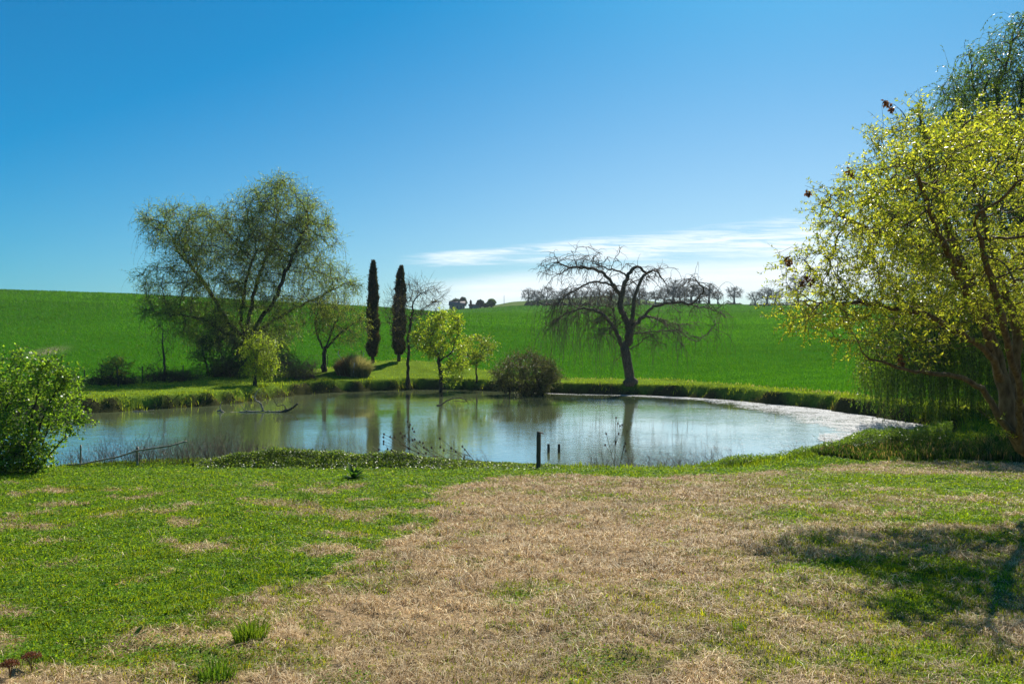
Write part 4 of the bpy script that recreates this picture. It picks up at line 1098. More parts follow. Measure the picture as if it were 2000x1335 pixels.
# teasels: individual stalks with seed heads
def teasel(label, px, D, tip, heads, group='teasels by the near water'):
    base = G(px, D); b0 = np.array(base)
    root = empty('teasel', base, label, 'plant', group)
    t_ = W(tip[0], tip[1], D); st = MB()
    f_ = np.linspace(0, 1, 7)[:, None]; mid = (b0+t_)/2+np.array([0, 0, .05])
    main = (1-f_)**2*b0+2*f_*(1-f_)*mid+f_**2*t_
    st.tubes(main[None], np.linspace(.009, .005, 7)[None], 5)
    pts = [(tip[0], tip[1])]+heads
    for i, (a, b) in enumerate(pts):
        c_ = W(a, b, D+rng.uniform(-.05, .05))
        if i:
            q0 = main[int(np.clip(round((b0[2]-0+(c_[2]-b0[2])*.6-b0[2])/(t_[2]-b0[2]+1e-6)*6), 1, 5))]
            Q = np.stack([q0, (q0+c_)/2+np.array([0, 0, -.02]), c_]); st.tubes(Q[None], np.array([[.006, .005, .004]]), 4)
        hd = MB(); k_ = 7; zz = np.linspace(-.03, .035, k_); rr_ = np.array([.006, .018, .024, .024, .019, .012, .003])
        hd.tubes((c_+np.stack([np.zeros(k_), np.zeros(k_), zz], 1))[None], rr_[None], 8)
        n_ = 40; v = nrm(rng.normal(size=(n_, 3)))
        hd.leaves(c_+v*np.array([.018, .018, .03]), v, .022, .006, cols(n_, (.10, .05, .03), (.2, .11, .06)))
        hd.build('seed_head', M_head, root)
    st.build('stem', M_bark_tan, root)
M_head = bark_mat('seed_head', (.06, .03, .018), (.17, .09, .05), 60)
teasel('upright teasel, the tallest of the cluster in front of the cypress reflections', 802, 23.2, (796, 822), [(801, 828), (806, 836), (809, 842), (799, 833)])
teasel('teasel leaning far left with its heads near the first cypress reflection', 860, 23.1, (750, 847), [(749, 853), (749, 861), (762, 852), (771, 853)])
teasel('short teasel leaning left below the longest leaning one', 840, 23.0, (749, 866), [(740, 877), (765, 878), (757, 876)])
teasel('teasel with heads just left of the second cypress reflection', 850, 23.2, (782, 845), [(791, 850), (786, 853), (806, 859)])
teasel('teasel in the middle of the cluster with a low spread of heads', 875, 23.1, (805, 858), [(810, 857), (820, 862), (826, 864), (798, 875)])
teasel('teasel leaning left behind the green dock tops', 905, 23.0, (828, 873), [(843, 873), (832, 884), (817, 884)])
teasel('teasel with a single high head right of the bright tree reflection', 925, 23.0, (859, 855), [(860, 872), (867, 879)])
teasel('rightmost teasel of the left cluster with heads close above the grass', 935, 22.9, (903, 871), [(908, 877), (890, 881), (881, 874)])
teasel('tall thin teasel in front of the dead tree reflection', 1200, 23.4, (1203, 815), [(1207, 826), (1211, 831), (1215, 829)])
teasel('teasel with dark heads left of the dead tree reflection', 1204, 23.3, (1184, 846), [(1182, 868), (1208, 846), (1202, 862)])
teasel('teasel with dark heads over the right side of the dead tree reflection', 1206, 23.5, (1225, 841), [(1222, 865), (1222, 880), (1219, 871)])

# ------------------------------------------------------------------ posts, rails, branches in the water
def box_post(mb, base, h, w, sides=10, lean=(0, 0), jit=.06, chamfer=True):
    n_ = 8; f_ = np.linspace(0, 1, n_)
    P_ = np.stack([base[0]+lean[0]*f_, base[1]+lean[1]*f_, base[2]-.25+(h+.25)*f_], 1)
    r_ = w*(1+jit*rng.normal(size=n_)); r_[-1] *= .93
    mb.tubes(P_[None], r_[None], sides)
pr = G(1051, 22.0); root = empty('mooring_post', pr, 'weathered square post with a metal bracket on the near shore', 'post', None)
mb = MB(); hp = CAMZ-(842-667)/F*22.0-pr.z
n_ = 9; f_ = np.linspace(0, 1, n_); wob = rng.normal(0, .002, n_)
mb.tubes(np.stack([pr.x+.02*f_+wob, np.full(n_, pr.y), pr.z-.3+(hp+.3)*f_], 1)[None], np.full((1, n_), .062), 4)
mb.build('post', M_wood_d, root, smooth=False)
mb = MB(); c0 = np.array([pr.x+.03, pr.y-.05, pr.z+hp-.025])
mb.tubes(np.array([[c0+np.array([-.02, 0, 0]), c0+np.array([.05, 0, .0]), c0+np.array([.115, 0, -.003])]]), np.array([[.014, .014, .014]]), 8)
mb.tubes(np.array([[c0+np.array([.10, 0, .018]), c0+np.array([.105, 0, -.03]), c0+np.array([.12, 0, -.045])]]), np.array([[.010, .010, .008]]), 8)
mrust, n, l, bs = mat('rusty_iron', .6, .5); bs.inputs['Base Color'].default_value = (.13, .075, .05, 1); bs.inputs['Metallic'].default_value = .5
mb.build('bracket', mrust, root)
for (a, top_, lab) in ((1071, 866, 'left short stub post standing in the water beside the tall post'), (1091.5, 866.5, 'right short stub post standing in the water, farther from the tall post')):
    D = 29.2; p0 = np.array([(a-1000)/F*D, D, 0]); h = W(a, top_, D)[2]
    mb = MB(); f_ = np.linspace(0, 1, 7); mb.tubes(np.stack([p0[0]+.008*f_, np.full(7, D), -.9+(h+.9)*f_], 1)[None], np.array([[.052, .05, .051, .05, .052, .05, .046]]), 10)
    tag(mb.build('stub_post', M_wood_d, None, False, Vector(p0)), lab, 'post', 'stub posts in the pond')
# leaning rail fence at left
base = G(157, 23.3); root = empty('rail_fence', base, 'old low fence with two posts and one slanting rail at the left waterside', 'fence')
for (a, t_, w_) in ((157, 868, .028), (268, 872, .036)):
    D = 23.35; g_ = G(a, D); mb = MB(); box_post(mb, g_, W(a, t_, D)[2]-g_.z, w_, 8, (.01, 0)); mb.build('post', M_wood, root)
mb = MB(); pts = [(133, 906), (160, 905), (200, 897), (235, 890), (268, 879), (300, 874), (335, 869), (366, 860)]
Q = np.array([W(a, b, 23.30-.0*i) for i, (a, b) in enumerate(pts)]); Q[:, 1] -= .055
mb.tubes(Q[None], np.array([[.016, .018, .02, .021, .022, .023, .022, .02]])*1.15, 7); mb.build('rail', M_wood, root)
# field fence behind the left hedge
base = G(165, 61); root = empty('wire_fence', base, 'thin post and wire fence along the field edge at left', 'fence')
fp = [(165, 61.5), (278, 63.5), (357, 65), (470, 69.5), (560, 71.5), (640, 73.5), (705, 76)]
tops = []
for (a, D) in fp:
    g_ = G(a, D); mb = MB(); box_post(mb, g_, 1.05, .04, 6, (rng.uniform(-.05, .05), 0)); mb.build('post', M_wood_d, root); tops.append(np.array(g_))
mb = MB()
for h in (.55, .95):
    for i in range(len(tops)-1):
        a, b = tops[i], tops[i+1]; f_ = np.linspace(0, 1, 9)[:, None]; Q = a*(1-f_)+b*f_; Q[:, 2] = gh(Q[:, 0], Q[:, 1])+h-.03*np.sin(f_[:, 0]*math.pi); mb.tubes(Q[None], np.full((1, 9), .007), 4)
mb.build('wire', mrust, root)

def water_branch(name, label, D, lines, origin_px, material=M_wood, group=None, cat='branch'):
    o = Vector(((origin_px-1000)/F*D, D, 0)); mb = MB()
    for (pts, r0, r1) in lines:
        r0, r1 = r0*1.35, r1*1.35; P_ = []
        for (a, b, *dz) in pts:
            q_ = W(a, b, D+(dz[0] if dz else 0))+np.array([0, 0, .035]); P_.append(q_)
        P_ = np.array(P_); L = np.concatenate([[0], np.cumsum(np.linalg.norm(np.diff(P_, axis=0), axis=1))]); tt = np.linspace(0, L[-1], 4*len(P_))
        Q = np.stack([np.interp(tt, L, P_[:, i]) for i in range(3)], 1); Q[1:-1] = (Q[:-2]+Q[1:-1]*2+Q[2:])/4
        Q[1:-1] += rng.normal(size=Q[1:-1].shape)*.012
        mb.tubes(Q[None], (np.linspace(r0, r1, len(Q))*(1+.1*rng.normal(size=len(Q))))[None], 7)
    return tag(mb.build(name, material, None, True, o), label, cat, group)
# water plane at distance D lies at py = 667 + 4*F/D
Df_ = CAMZ*F/(804-667)
water_branch('floating_branch', 'long pale floating branch with an upright curved fork at left', Df_, [
    ([(424, 803), (432, 803), (440, 807), (460, 806), (480, 804), (500, 804), (512, 803), (520, 804), (535, 804), (560, 804)], .03, .03),
    ([(514, 803), (512, 795), (508, 787), (500, 783), (498, 778), (499, 770), (502, 765), (508, 760)], .045, .018),
    ([(499, 780), (496, 776), (492, 774)], .028, .018), ([(431, 803), (430, 797), (431, 790), (434, 785)], .028, .015), ([(478, 802), (474, 796), (470, 789)], .012, .008),
    ([(424, 804), (431, 800), (438, 806)], .03, .02), ([(480, 802), (487, 805), (479, 809)], .02, .01)], 500)
water_branch('floating_log', 'dark horn shaped log end rising from the water with a bare twig', Df_, [
    ([(548, 805), (560, 802), (570, 798), (576, 793), (582, 788)], .06, .04), ([(540, 805.5), (552, 804), (562, 801)], .03, .075), ([(559, 801), (555, 791), (548, 792), (542, 793), (539, 788), (534, 780), (533, 777)], .022, .010)], 560, M_wood_d)
Da = CAMZ*F/(791.5-667)
water_branch('arched_branch', 'thin forked branch arching out of the middle of the pond', Da, [
    ([(853, 792), (862, 791), (868, 786), (876, 781), (886, 778), (897, 777.5), (908, 780), (914, 784), (909, 785), (896, 784), (884, 782)], .035, .012),
    ([(905, 779), (914, 780), (922, 782), (928, 788), (925, 794)], .018, .010), ([(914, 784), (915, 793)], .012, .008), ([(920, 782), (923, 794)], .01, .007), ([(853, 792), (870, 793)], .025, .01)], 880, M_dead)
for i, (lab, D, ls, ox) in enumerate([
    ('pale branch lying in the water below the left bank, with a forked end', 46.2, [([(234, 811), (250, 807), (262, 803), (268, 803), (275, 812)], .03, .02), ([(262, 803), (285, 803), (300, 801)], .022, .012), ([(275, 811), (274, 803)], .02, .012)], 262),
    ('short pale branch with a bent prong, nearest the left bush', 44.4, [([(180, 818), (195, 817), (208, 818)], .022, .012), ([(219, 821), (219, 815), (217, 811)], .018, .012), ([(160, 812), (172, 808), (180, 808)], .02, .012)], 200),
    ('thin pale twigs drifting against the middle of the left bank', 49.2, [([(312, 801), (325, 798), (345, 796), (352, 796)], .018, .010), ([(325, 798), (329, 793), (336, 791)], .012, .007)], 330)]):
    water_branch('drift_branch', lab, D, ls, ox, M_wood, 'drift branches by the left bank')
# marker stakes and grass clump right of the willow
N = 5200; D = 68.0; cx = W(690, 0, D)[0]; ang = rng.uniform(0, 6.283, N); rd = rng.random(N)**.6*1.15
X = cx+np.cos(ang)*rd*1.2; Y = D+np.sin(ang)*rd*.8; 
g_ = G(690, D); pg = MB()
P = np.stack([X, Y, gh(X, Y)+.0], 1); out = np.stack([np.cos(ang)*rd, np.sin(ang)*rd, np.zeros(N)], 1)*.55+.15*rng.normal(size=(N, 3)); out[:, 2] = 0
c = cols(N, (.10, .13, .06), (.36, .33, .24), .2); c = np.where((X < cx-.1)[:, None] & (rng.random((N, 1)) < .7), c*0+np.array([[.17, .10, .06]]), c)
pg.blades(P, (2.2-1.1*rd**2/1.3)*rng.uniform(.6, 1.0, N), rng.uniform(.02, .04, N), out, c)
tag(pg.build('pampas_clump', M_grass, None, True, g_), 'big rounded clump of grey and brown pampas grass beside the first cypress', 'grass clump')
def stake(label, pts, cols_):
    D = 67; root = empty('stake', Vector(W(pts[0][0], pts[0][1], D)), label, 'stake', 'pale stakes by the pampas clump')
    for (seg, mt, nm) in cols_:
        Q = np.array([W(a, b, D) for a, b in seg]); mb = MB(); mb.tubes(Q[None], np.full((1, len(Q)), .028), 6); mb.build(nm, mt, root)
def flat(name, c, rough=.6):
    m, n, l, b = mat(name, rough, .3); 
    t, mp = noise_bump(m.node_tree, b, 30, .2)
    r = n.new('ShaderNodeValToRGB'); r.color_ramp.elements[0].color = (*[x*.8 for x in c], 1); r.color_ramp.elements[1].color = (*[min(x*1.15, .95) for x in c], 1); l.new(t.outputs['Fac'], r.inputs[0]); l.new(r.outputs[0], b.inputs['Base Color']); return m
M_pale = flat('pale_stick', (.6, .52, .45)); M_white = flat('white_paint', (.8, .8, .8)); M_orange = flat('orange_tape', (.8, .25, .06)); M_blue = flat('blue_tape', (.15, .4, .75))
stake('bent stick with a white and orange tip left above the pampas clump', [(668, 702)], [([(668, 703), (664, 696), (660, 691)], M_pale, 'stick'), ([(660.5, 691), (661, 685)], M_white, 'white_tip'), ([(662, 690), (662.6, 682)], M_orange, 'orange_tip')])
stake('short pale stick behind the right side of the pampas clump', [(709, 697)], [([(709, 697), (711, 688)], M_pale, 'stick')])
stake('white stake in front of the pampas clump', [(691, 727)], [([(690.5, 727), (692, 708)], M_white, 'stick')])

# ------------------------------------------------------------------ near lawn plants
def tuft(name, label, px, py, n_, h, w, spread, c1, c2, cat='grass tuft', group=None, lean=.35, m=None):
    g_ = ray_ground(px, py); z = float(gh(g_[:1], g_[1:])[0]); b_ = np.array([g_[0], g_[1], z])
    mb = MB(); a_ = rng.uniform(0, 6.283, n_); rd = spread*rng.random(n_)**.6
    P_ = b_+np.stack([np.cos(a_)*rd, np.sin(a_)*rd, np.full(n_, -.01)], 1)
    le = np.stack([np.cos(a_)*rd/spread*lean, np.sin(a_)*rd/spread*lean, np.zeros(n_)], 1)+np.concatenate([.15*rng.normal(size=(n_, 2)), np.zeros((n_, 1))], 1)
    mb.blades(P_, h*rng.uniform(.5, 1.05, n_), w*rng.uniform(.6, 1.2, n_), le, cols(n_, c1, c2, .2))
    return tag(mb.build(name, m or M_grass, None, True, Vector(b_)), label, cat, group)
GG = 'grass tufts on the lawn'
tuft('grass_tuft', 'large bright grass tuft in the bottom left of the lawn at the scorched edge', 490, 1262, 330, .16, .0065, .10, (.06, .13, .012), (.17, .24, .03), group=GG, lean=.55)
tuft('grass_tuft', 'grass tuft cut by the bottom edge of the picture, below the large tuft', 425, 1345, 200, .14, .006, .09, (.04, .11, .012), (.11, .19, .025), group=GG, lean=.5)
tuft('grass_tuft', 'small lone green tuft in the scorched grass at lower right', 1445, 1240, 90, .10, .006, .045, (.05, .12, .012), (.14, .21, .03), group=GG, lean=.5)
tuft('grass_tuft', 'dark little tuft in the green lawn near the left bank', 595, 985, 90, .16, .009, .13, (.03, .08, .012), (.08, .15, .02), group=GG)
tuft('iris_tuft', 'spiky sedge tuft standing up against the bright scum at right', 1748, 868, 130, .65, .014, .16, (.03, .06, .015), (.07, .11, .03), cat='sedge', lean=.75)
def dock(label, px, py, n_, L, w, c1=(.02, .07, .01), c2=(.06, .14, .02)):
    g_ = ray_ground(px, py); z = float(gh(g_[:1], g_[1:])[0]); b_ = np.array([g_[0], g_[1], z]); mb = MB()
    for i in range(n_):
        a_ = rng.uniform(0, 6.283); e_ = rng.uniform(.35, 1.25); d = np.array([math.cos(a_)*math.cos(e_), math.sin(a_)*math.cos(e_), math.sin(e_)]); k_ = 6
        Lr = L*rng.uniform(.6, 1.1); S_ = nrm(np.cross(d, [0, 0, 1.]))
        V = []; p_ = b_.copy()
        for j in range(k_+1):
            ww = w*math.sin(math.pi*min(1, .08+.92*j/k_))**.7*(1 if j < k_ else .05)
            V += [p_-S_*ww/2, p_+np.array([0, 0, -.15*ww]), p_+S_*ww/2]; d = nrm(d+np.array([0, 0, -.18])); p_ = p_+d*Lr/k_
        idx_ = []
        for j in range(k_):
            for q_ in (0, 1): idx_.append([3*j+q_, 3*j+q_+1, 3*j+q_+4, 3*j+q_+3])
        mb.add(V, idx_, cols(1, c1, c2, .15)[0])
    return tag(mb.build('dock_plant', M_grass, None, True, Vector(b_)), label, 'plant', 'broad leaved docks on the lawn')
dock('dark broad leaved dock near the ground cover left of centre', 690, 938, 34, .42, .09)
dock('broad leaved dock in the left middle of the green lawn', 205, 1150, 9, .12, .035)
dock('small dock in the bottom left near the large grass tuft', 262, 1262, 9, .11, .035)
dock('small dock in the green lawn right of centre left', 490, 1080, 8, .10, .03)
dock('leafy dock at the foot of the teasels', 905, 906, 22, .30, .05, (.05, .11, .015), (.12, .19, .03))
dock('leafy dock under the small weeds left of the mooring post', 655, 915, 16, .26, .05, (.05, .11, .015), (.12, .19, .03))
# rust-red sedum heads, bottom left
for (px, py, r_, lab) in ((62, 1318, .045, 'rust red dry sedum head with stems in the bottom left corner'), (20, 1338, .04, 'rust red dry sedum head cut by the bottom left corner of the picture')):
    g_ = ray_ground(px, py+8); z = float(gh(g_[:1], g_[1:])[0]); b_ = Vector((g_[0], g_[1], z)); root = empty('sedum', b_, lab, 'plant', 'dry sedum heads')
    hd = MB(); n_ = 900; a_ = rng.uniform(0, 6.283, n_); rd = r_*np.sqrt(rng.random(n_)); c_ = np.array(b_)
    P_ = c_+np.stack([np.cos(a_)*rd*1.2, np.sin(a_)*rd, .075+.022*np.cos(rd/r_*1.5)+.006*rng.normal(size=n_)], 1)
    hd.leaves(P_, rng.normal(size=(n_, 3))+np.array([0, 0, .6]), .007, .006, cols(n_, (.09, .030, .018), (.22, .085, .045), .2)); hd.build('flower_head', M_leaf_dull, root, smooth=False)
    st = MB(); n_ = 9; a_ = rng.uniform(0, 6.283, n_); q_ = np.stack([np.cos(a_)*r_*.7, np.sin(a_)*r_*.7, np.full(n_, .08)], 1)
    st.tubes(np.stack([np.repeat(c_[None], n_, 0), c_+q_*.5*np.array([.6, .6, 1]), c_+q_], 1), np.array([[.002, .0016, .0012]]).repeat(n_, 0), 4); st.build('stems', M_bark_tan, root)
# dandelions
M_yel = flat('dandelion_yellow', (.85, .55, .02)); M_stem = flat('dandelion_stem', (.10, .18, .03))
for (px, py, lab) in ((103, 1010, 'yellow dandelion in the upper left of the green lawn'), (228, 1160, 'yellow dandelion in the lower left of the green lawn'), (1512, 992, 'leftmost of the yellow dandelions on the right part of the lawn'),
                      (1531, 988, 'middle yellow dandelion of the trio on the right part of the lawn'), (1580, 985, 'rightmost of the yellow dandelions on the right part of the lawn'), (985, 906, 'yellow dandelion on the bank left of the mooring post'), (1117, 908, 'yellow dandelion on the bank right of the mooring post')):
    g_ = ray_ground(px, py); z = float(gh(g_[:1], g_[1:])[0]); b_ = Vector((g_[0], g_[1], z)); root = empty('dandelion', b_, lab, 'flower', 'dandelions'); c_ = np.array(b_); h = .07 if py < 1000 else .04
    if py < 915: h = .25
    r_ = .017 if py > 1000 else .024
    hd = MB(); n_ = 46; a_ = rng.uniform(0, 6.283, n_); hd.leaves(np.repeat((c_+np.array([0, 0, h]))[None], n_, 0), np.stack([np.cos(a_), np.sin(a_), rng.uniform(.1, .9, n_)], 1), r_, r_*.35, cols(n_, (.8, .5, .02), (.9, .65, .03)), up=np.array([0, 0, 1.])); hd.build('flower_head', M_yel, root)
    st = MB(); st.tubes(np.array([[c_, c_+np.array([.003, 0, h*.5]), c_+np.array([0, 0, h])]]), np.full((1, 3), .0022), 5); st.build('stem', M_stem, root)

# ------------------------------------------------------------------ the far ridge: trees, farm, pole
print('ridge')
def far_tree_mesh(seed, h, w, low=False, leafc=None):
    global rng
    keep = rng; rng = np.random.default_rng(seed)
    S = Skel(.55)
    S.chain([(0, 0, -.5), (.05, 0, h*.18), (0, .05, h*.3)], -1, .05)
    A = np.concatenate([ell(130, (0, 0, h*.62), (w*.5, w*.45, h*.36), .35), ell(25, (w*.12*rng.normal(), 0, h*.8), (w*.3, w*.3, h*.2), .3)])
    S.grow(A, kill=1.4, infl=7, iters=60, trop=(0, 0, .15), jit=.25); S.finish(.32, .045)
    T = twigs(S, .12, 4, 3, .42, 0, .3, .8, 900)
    t = MB(); b = MB(); S.wood(t, b, .16, 5, 1.3); tw_tubes(b, T, .035, .018)
    lf = MB(); P_, t_ = along(T, 3)
    c1, c2 = leafc or ((.06, .06, .045), (.12, .12, .08))
    lf.leaves(P_, rng.normal(size=P_.shape), rng.uniform(.12, .3, len(P_)), .12, cols(len(P_), c1, c2, .2))
    rng = keep
    return t, b, lf
ords = ['first', 'second', 'third', 'fourth', 'fifth', 'sixth', 'seventh', 'eighth', 'ninth', 'tenth', 'eleventh', 'twelfth', 'thirteenth', 'fourteenth', 'fifteenth', 'sixteenth', 'seventeenth', 'eighteenth', 'nineteenth', 'twentieth', 'twenty-first', 'twenty-second', 'twenty-third', 'twenty-fourth', 'twenty-fifth', 'twenty-sixth']
ridge = [(1032, 596, 24, 22), (1050, 596, 30, 30), (1068, 596, 36, 34), (1092, 596, 26, 26), (1112, 595, 28, 26), (1135, 594, 24, 24), (1152, 593, 24, 22), (1168, 592, 30, 24), (1192, 592, 28, 26), (1210, 592, 26, 24), (1228, 592, 26, 24), (1248, 592, 28, 26), (1262, 592, 28, 26), (1280, 592, 26, 26), (1298, 592, 28, 26),
         (1315, 592, 32, 32), (1328, 592, 32, 30), (1350, 593, 30, 34), (1366, 593, 26, 24), (1385, 594, 28, 22), (1402, 594, 26, 22), (1434, 593, 33, 32), (1475, 600, 28, 26), (1498, 602, 36, 30), (1514, 602, 26, 22), (1558, 600, 50, 40)]
protos = []
for i, (px, pb, hp_, wp_) in enumerate(ridge):
    D = 352+rng.uniform(-6, 8); 
    if px > 1460: D = 325+rng.uniform(-3, 5)
    g_ = G(px, D); vv = rng.uniform(.82, 1.2); h = hp_*1.18/F*D*vv; w = wp_*1.25/F*D*vv*rng.uniform(.85, 1.25)
    lab = f'{ords[i]} bare tree from the left in the row along the distant ridge'
    if px == 1434: lab = 'round topped bare tree standing alone in the gap of the distant ridge row'
    if len(protos) < 6:
        t, b, lf = far_tree_mesh(100+i, 7.4, 7.2)
        root = empty('ridge_tree', (0, 0, 0), lab, 'tree', 'bare trees along the distant ridge')
        t.build('trunk', M_far, root); b.build('branches', M_far, root); lf.build('crown', M_leaf_dull, root, smooth=False); protos.append(root)
    else:
        src = protos[int(rng.integers(6))]; root = src.copy(); link(root); root['label'] = lab
        for c_ in list(src.children):
            if c_.name.split('.')[0] in ('trunk', 'branches', 'crown'): k_ = c_.copy(); link(k_); k_.parent = root
    root.location = g_; root.rotation_euler = (0, 0, rng.uniform(0, 6.28)); root.scale = (w/7.2, w/7.2, h/7.4)
# low undergrowth hedge along the ridge
def hedge(name, label, pxs, D0, h, n_, c1, c2, kind=None, cat='hedge', dw=2.0):
    u = rng.uniform(pxs[0], pxs[1], n_); D = D0+rng.uniform(-dw, dw, n_); X = (u-1000)/F*D
    hh = h*(.25+1.5*sstep(.3, .75, fbm(X*.25, D*.25, 3)))*sstep(0, 7, u-pxs[0])*sstep(0, 7, pxs[1]-u); P_ = np.stack([X, D, gh(X, D, np.full(n_, 50.))+hh*rng.random(n_)**.7], 1)
    mb = MB(); mb.leaves(P_, rng.normal(size=(n_, 3)), rng.uniform(.2, .45, n_), .22, cols(n_, c1, c2, .2))
    o = G((pxs[0]+pxs[1])/2, D0); ob = mb.build(name, M_leaf_dull, None, False, o); return tag(ob, label, cat, None, kind)
hedge('ridge_hedge', 'dark undergrowth below the left group of ridge trees', (1024, 1110), 351, 2.6, 6500, (.02, .035, .018), (.05, .075, .035))
hedge('ridge_hedge', 'dark undergrowth below the middle ridge trees behind the dead tree', (1110, 1250), 351, 1.8, 6000, (.03, .045, .02), (.06, .085, .04))
hedge('ridge_hedge', 'thin undergrowth below the right half of the ridge row', (1250, 1368), 351, 1.2, 3500, (.05, .06, .035), (.09, .11, .05))
hedge('ridge_hedge', 'low dark hedge under the lone round topped ridge tree', (1416, 1450), 350, 1.2, 1300, (.03, .04, .02), (.06, .08, .04))
hedge('ridge_hedge', 'low dark hedge below the trees at the right end of the ridge', (1462, 1580), 326, 1.3, 3600, (.02, .035, .012), (.04, .065, .02))
def round_tree(name, label, px, D, hpx, wpx, c1, c2, group='round trees by the distant farm'):
    g_ = G(px, D); b0 = np.array(g_); h = hpx/F*D; w = wpx/F*D; S = Skel(.6)
    S.chain([b0-np.array([0, 0, .3]), b0+np.array([0, 0, h*.35])]); S.grow(ell(50, b0+np.array([0, 0, h*.6]), (w*.42, w*.4, h*.33)), infl=7, iters=40); S.finish(.3, .05)
    n_ = 2600; v = nrm(rng.normal(size=(n_, 3))); rad = (.8+.35*fbm(v[:, 0]*2+px, v[:, 2]*2+5, 3))*rng.uniform(.6, 1, n_)
    P_ = b0+np.array([0, 0, h*.56])+v*rad[:, None]*np.array([w*.5, w*.5, h*.46]); lf = MB(); lf.leaves(P_, rng.normal(size=(n_, 3)), rng.uniform(.3, .6, n_), .35, cols(n_, c1, c2, .2))
    return assemble(name, g_, label, 'tree', S, M_far, .16, None, .03, lf, M_leaf_dull, group)
DG1, DG2 = (.018, .04, .018), (.045, .08, .03)
round_tree('round_tree', 'dark domed tree behind the left end of the farmhouse', 890, 368, 20, 24, DG1, DG2)
round_tree('round_tree', 'dark domed tree behind the right end of the farmhouse', 904, 369, 22, 16, DG1, DG2)
round_tree('round_tree', 'dark green leaning round tree right of the farm outbuilding', 938, 352, 15, 17, DG1, DG2)
round_tree('round_tree', 'lighter green round tree farthest right of the farm', 960, 348, 16, 18, (.05, .11, .02), (.12, .2, .04))
round_tree('round_tree', 'dark bush between the two round trees right of the farm', 949, 354, 8, 14, DG1, DG2)
cypress('thin dark cypress column by the distant farm outbuilding', 919.5, 586, None, 350, 3.2, 0, 5, None, sc=1.6, name='farm_cypress', nl=1200)
M_wall = flat('farm_wall', (.34, .28, .25)); M_roof = flat('farm_roof', (.20, .14, .125)); M_win = flat('farm_window', (.04, .04, .05))
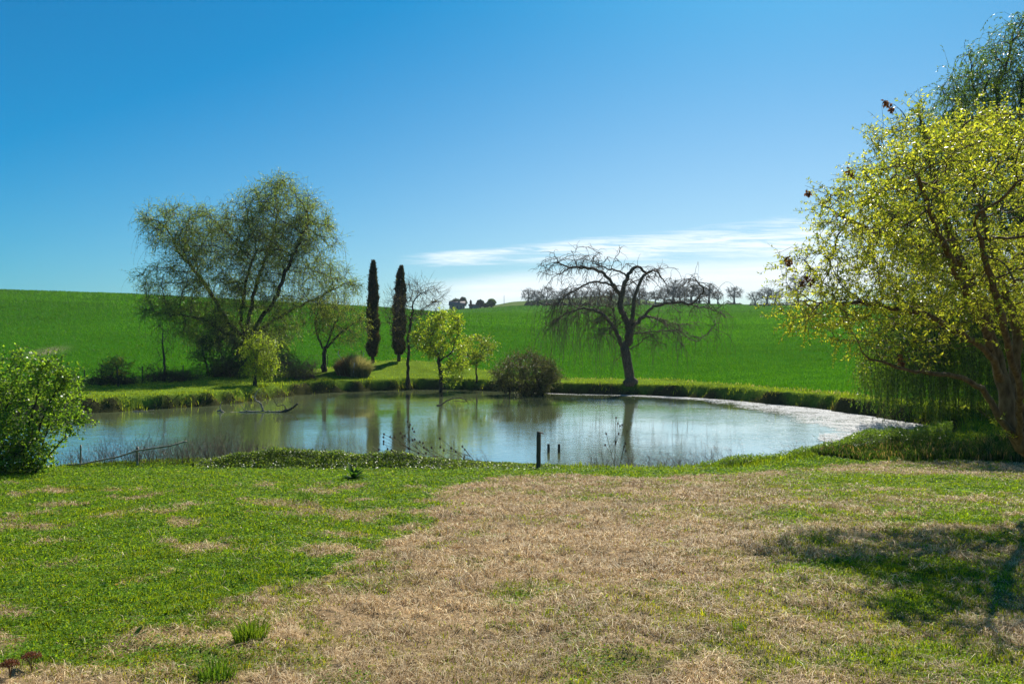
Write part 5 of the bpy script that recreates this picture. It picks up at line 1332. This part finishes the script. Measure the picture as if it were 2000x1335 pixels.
def house(name, label, px, D, wm_, dm_, hm, rm, chim=None, wins=()):
    g_ = G(px, D); root = empty(name, g_, label, 'building'); x, y, z = g_
    mb = MB(); a = [(-wm_/2, -dm_/2), (wm_/2, -dm_/2), (wm_/2, dm_/2), (-wm_/2, dm_/2)]
    V = [(x+p_, y+q_, z-1) for p_, q_ in a]+[(x+p_, y+q_, z+hm) for p_, q_ in a]+[(x-wm_/2, y, z+hm+rm), (x+wm_/2, y, z+hm+rm)]
    mb.add(V[:8], [[0, 1, 5, 4], [1, 2, 6, 5], [2, 3, 7, 6], [3, 0, 4, 7]]); mb.add([V[4], V[7], V[8], V[5], V[6], V[9]], [[0, 1, 2], [3, 5, 4]]); mb.build('wall', M_wall, root, False)
    e = .35; mb = MB()
    for sgn in (-1, 1):
        lo = np.array([[x-wm_/2-e, y+sgn*(dm_/2+e), z+hm-e*rm/(dm_/2)], [x+wm_/2+e, y+sgn*(dm_/2+e), z+hm-e*rm/(dm_/2)], [x+wm_/2+e, y, z+hm+rm+.03], [x-wm_/2-e, y, z+hm+rm+.03]]); up_ = lo+np.array([0, 0, .18])
        mb.add(np.concatenate([lo, up_]), [[0, 1, 2, 3], [4, 5, 6, 7], [0, 1, 5, 4], [1, 2, 6, 5], [3, 0, 4, 7]])
    rf = mb.build('roof', M_roof, root, False)
    if chim:
        mb = MB(); cx_, hh = chim; s_ = .4
        V = [(x+cx_+p_*s_, y-dm_*.2+q_*s_, zz_) for zz_ in (z+hm, z+hm+rm+hh) for p_, q_ in ((-1, -1), (1, -1), (1, 1), (-1, 1))]
        mb.add(np.array(V)-0, [[0, 1, 5, 4], [1, 2, 6, 5], [2, 3, 7, 6], [3, 0, 4, 7], [4, 5, 6, 7]]); o = mb.build('chimney', M_roof, root, False)
    for (wx, wz, ww, wh) in wins:
        mb = MB(); q_ = y-dm_/2-.02
        mb.add([(x+wx-ww/2, q_, z+wz), (x+wx+ww/2, q_, z+wz), (x+wx+ww/2, q_, z+wz+wh), (x+wx-ww/2, q_, z+wz+wh), (x+wx-ww/2, q_+.015, z+wz), (x+wx+ww/2, q_+.015, z+wz), (x+wx+ww/2, q_+.015, z+wz+wh), (x+wx-ww/2, q_+.015, z+wz+wh)], [[0, 1, 2, 3], [0, 4, 5, 1], [3, 2, 6, 7]]); mb.build('window', M_win, root, False)
    return root
house('farmhouse', 'distant farmhouse with a broad dull red roof on the skyline', 893, 356, 6.6, 5, 1.8, 1.5, (.9, .35), [(-1.8, .4, .6, .9), (.2, .4, .6, .9), (2.0, .4, .6, .9)])
house('outbuilding', 'small low outbuilding with a flat looking roof right of the farmhouse', 926, 352, 4.2, 3.2, 1.1, .55, None, [(-.8, .3, .5, .6)])
mb = MB(); g_ = G(984.5, 372); mb.tubes(np.stack([np.full(6, g_.x), np.full(6, g_.y), g_.z+np.linspace(-.5, 4.6, 6)], 1)[None], np.linspace(.13, .09, 6)[None], 8)
tag(mb.build('utility_pole', flat('pole', (.25, .25, .26)), None, True, g_), 'thin grey pole on the skyline between the farm and the ridge trees', 'pole')

# ------------------------------------------------------------------ haze
hb = MB(); hz0, hz1, hw = -3.0, 46.0, 1200.0
hb.add([(-hw, -hw, hz0), (hw, -hw, hz0), (hw, hw, hz0), (-hw, hw, hz0), (-hw, -hw, hz1), (hw, -hw, hz1), (hw, hw, hz1), (-hw, hw, hz1)], [[0, 3, 2, 1], [4, 5, 6, 7], [0, 1, 5, 4], [1, 2, 6, 5], [2, 3, 7, 6], [3, 0, 4, 7]])
mh = bpy.data.materials.new('haze_air'); mh.use_nodes = True; mh.node_tree.nodes.clear()
pv = mh.node_tree.nodes.new('ShaderNodeVolumePrincipled'); pv.inputs['Color'].default_value = (.80, .90, 1.0, 1); pv.inputs['Density'].default_value = HAZE; pv.inputs['Anisotropy'].default_value = 0.2
oo = mh.node_tree.nodes.new('ShaderNodeOutputMaterial'); mh.node_tree.links.new(pv.outputs[0], oo.inputs['Volume'])
tag(hb.build('haze', mh, None, False), 'thin blue air haze over the distant fields', 'haze', kind='stuff')
print('faces', sum(len(o.data.polygons) for o in bpy.data.objects if o.type == 'MESH'))
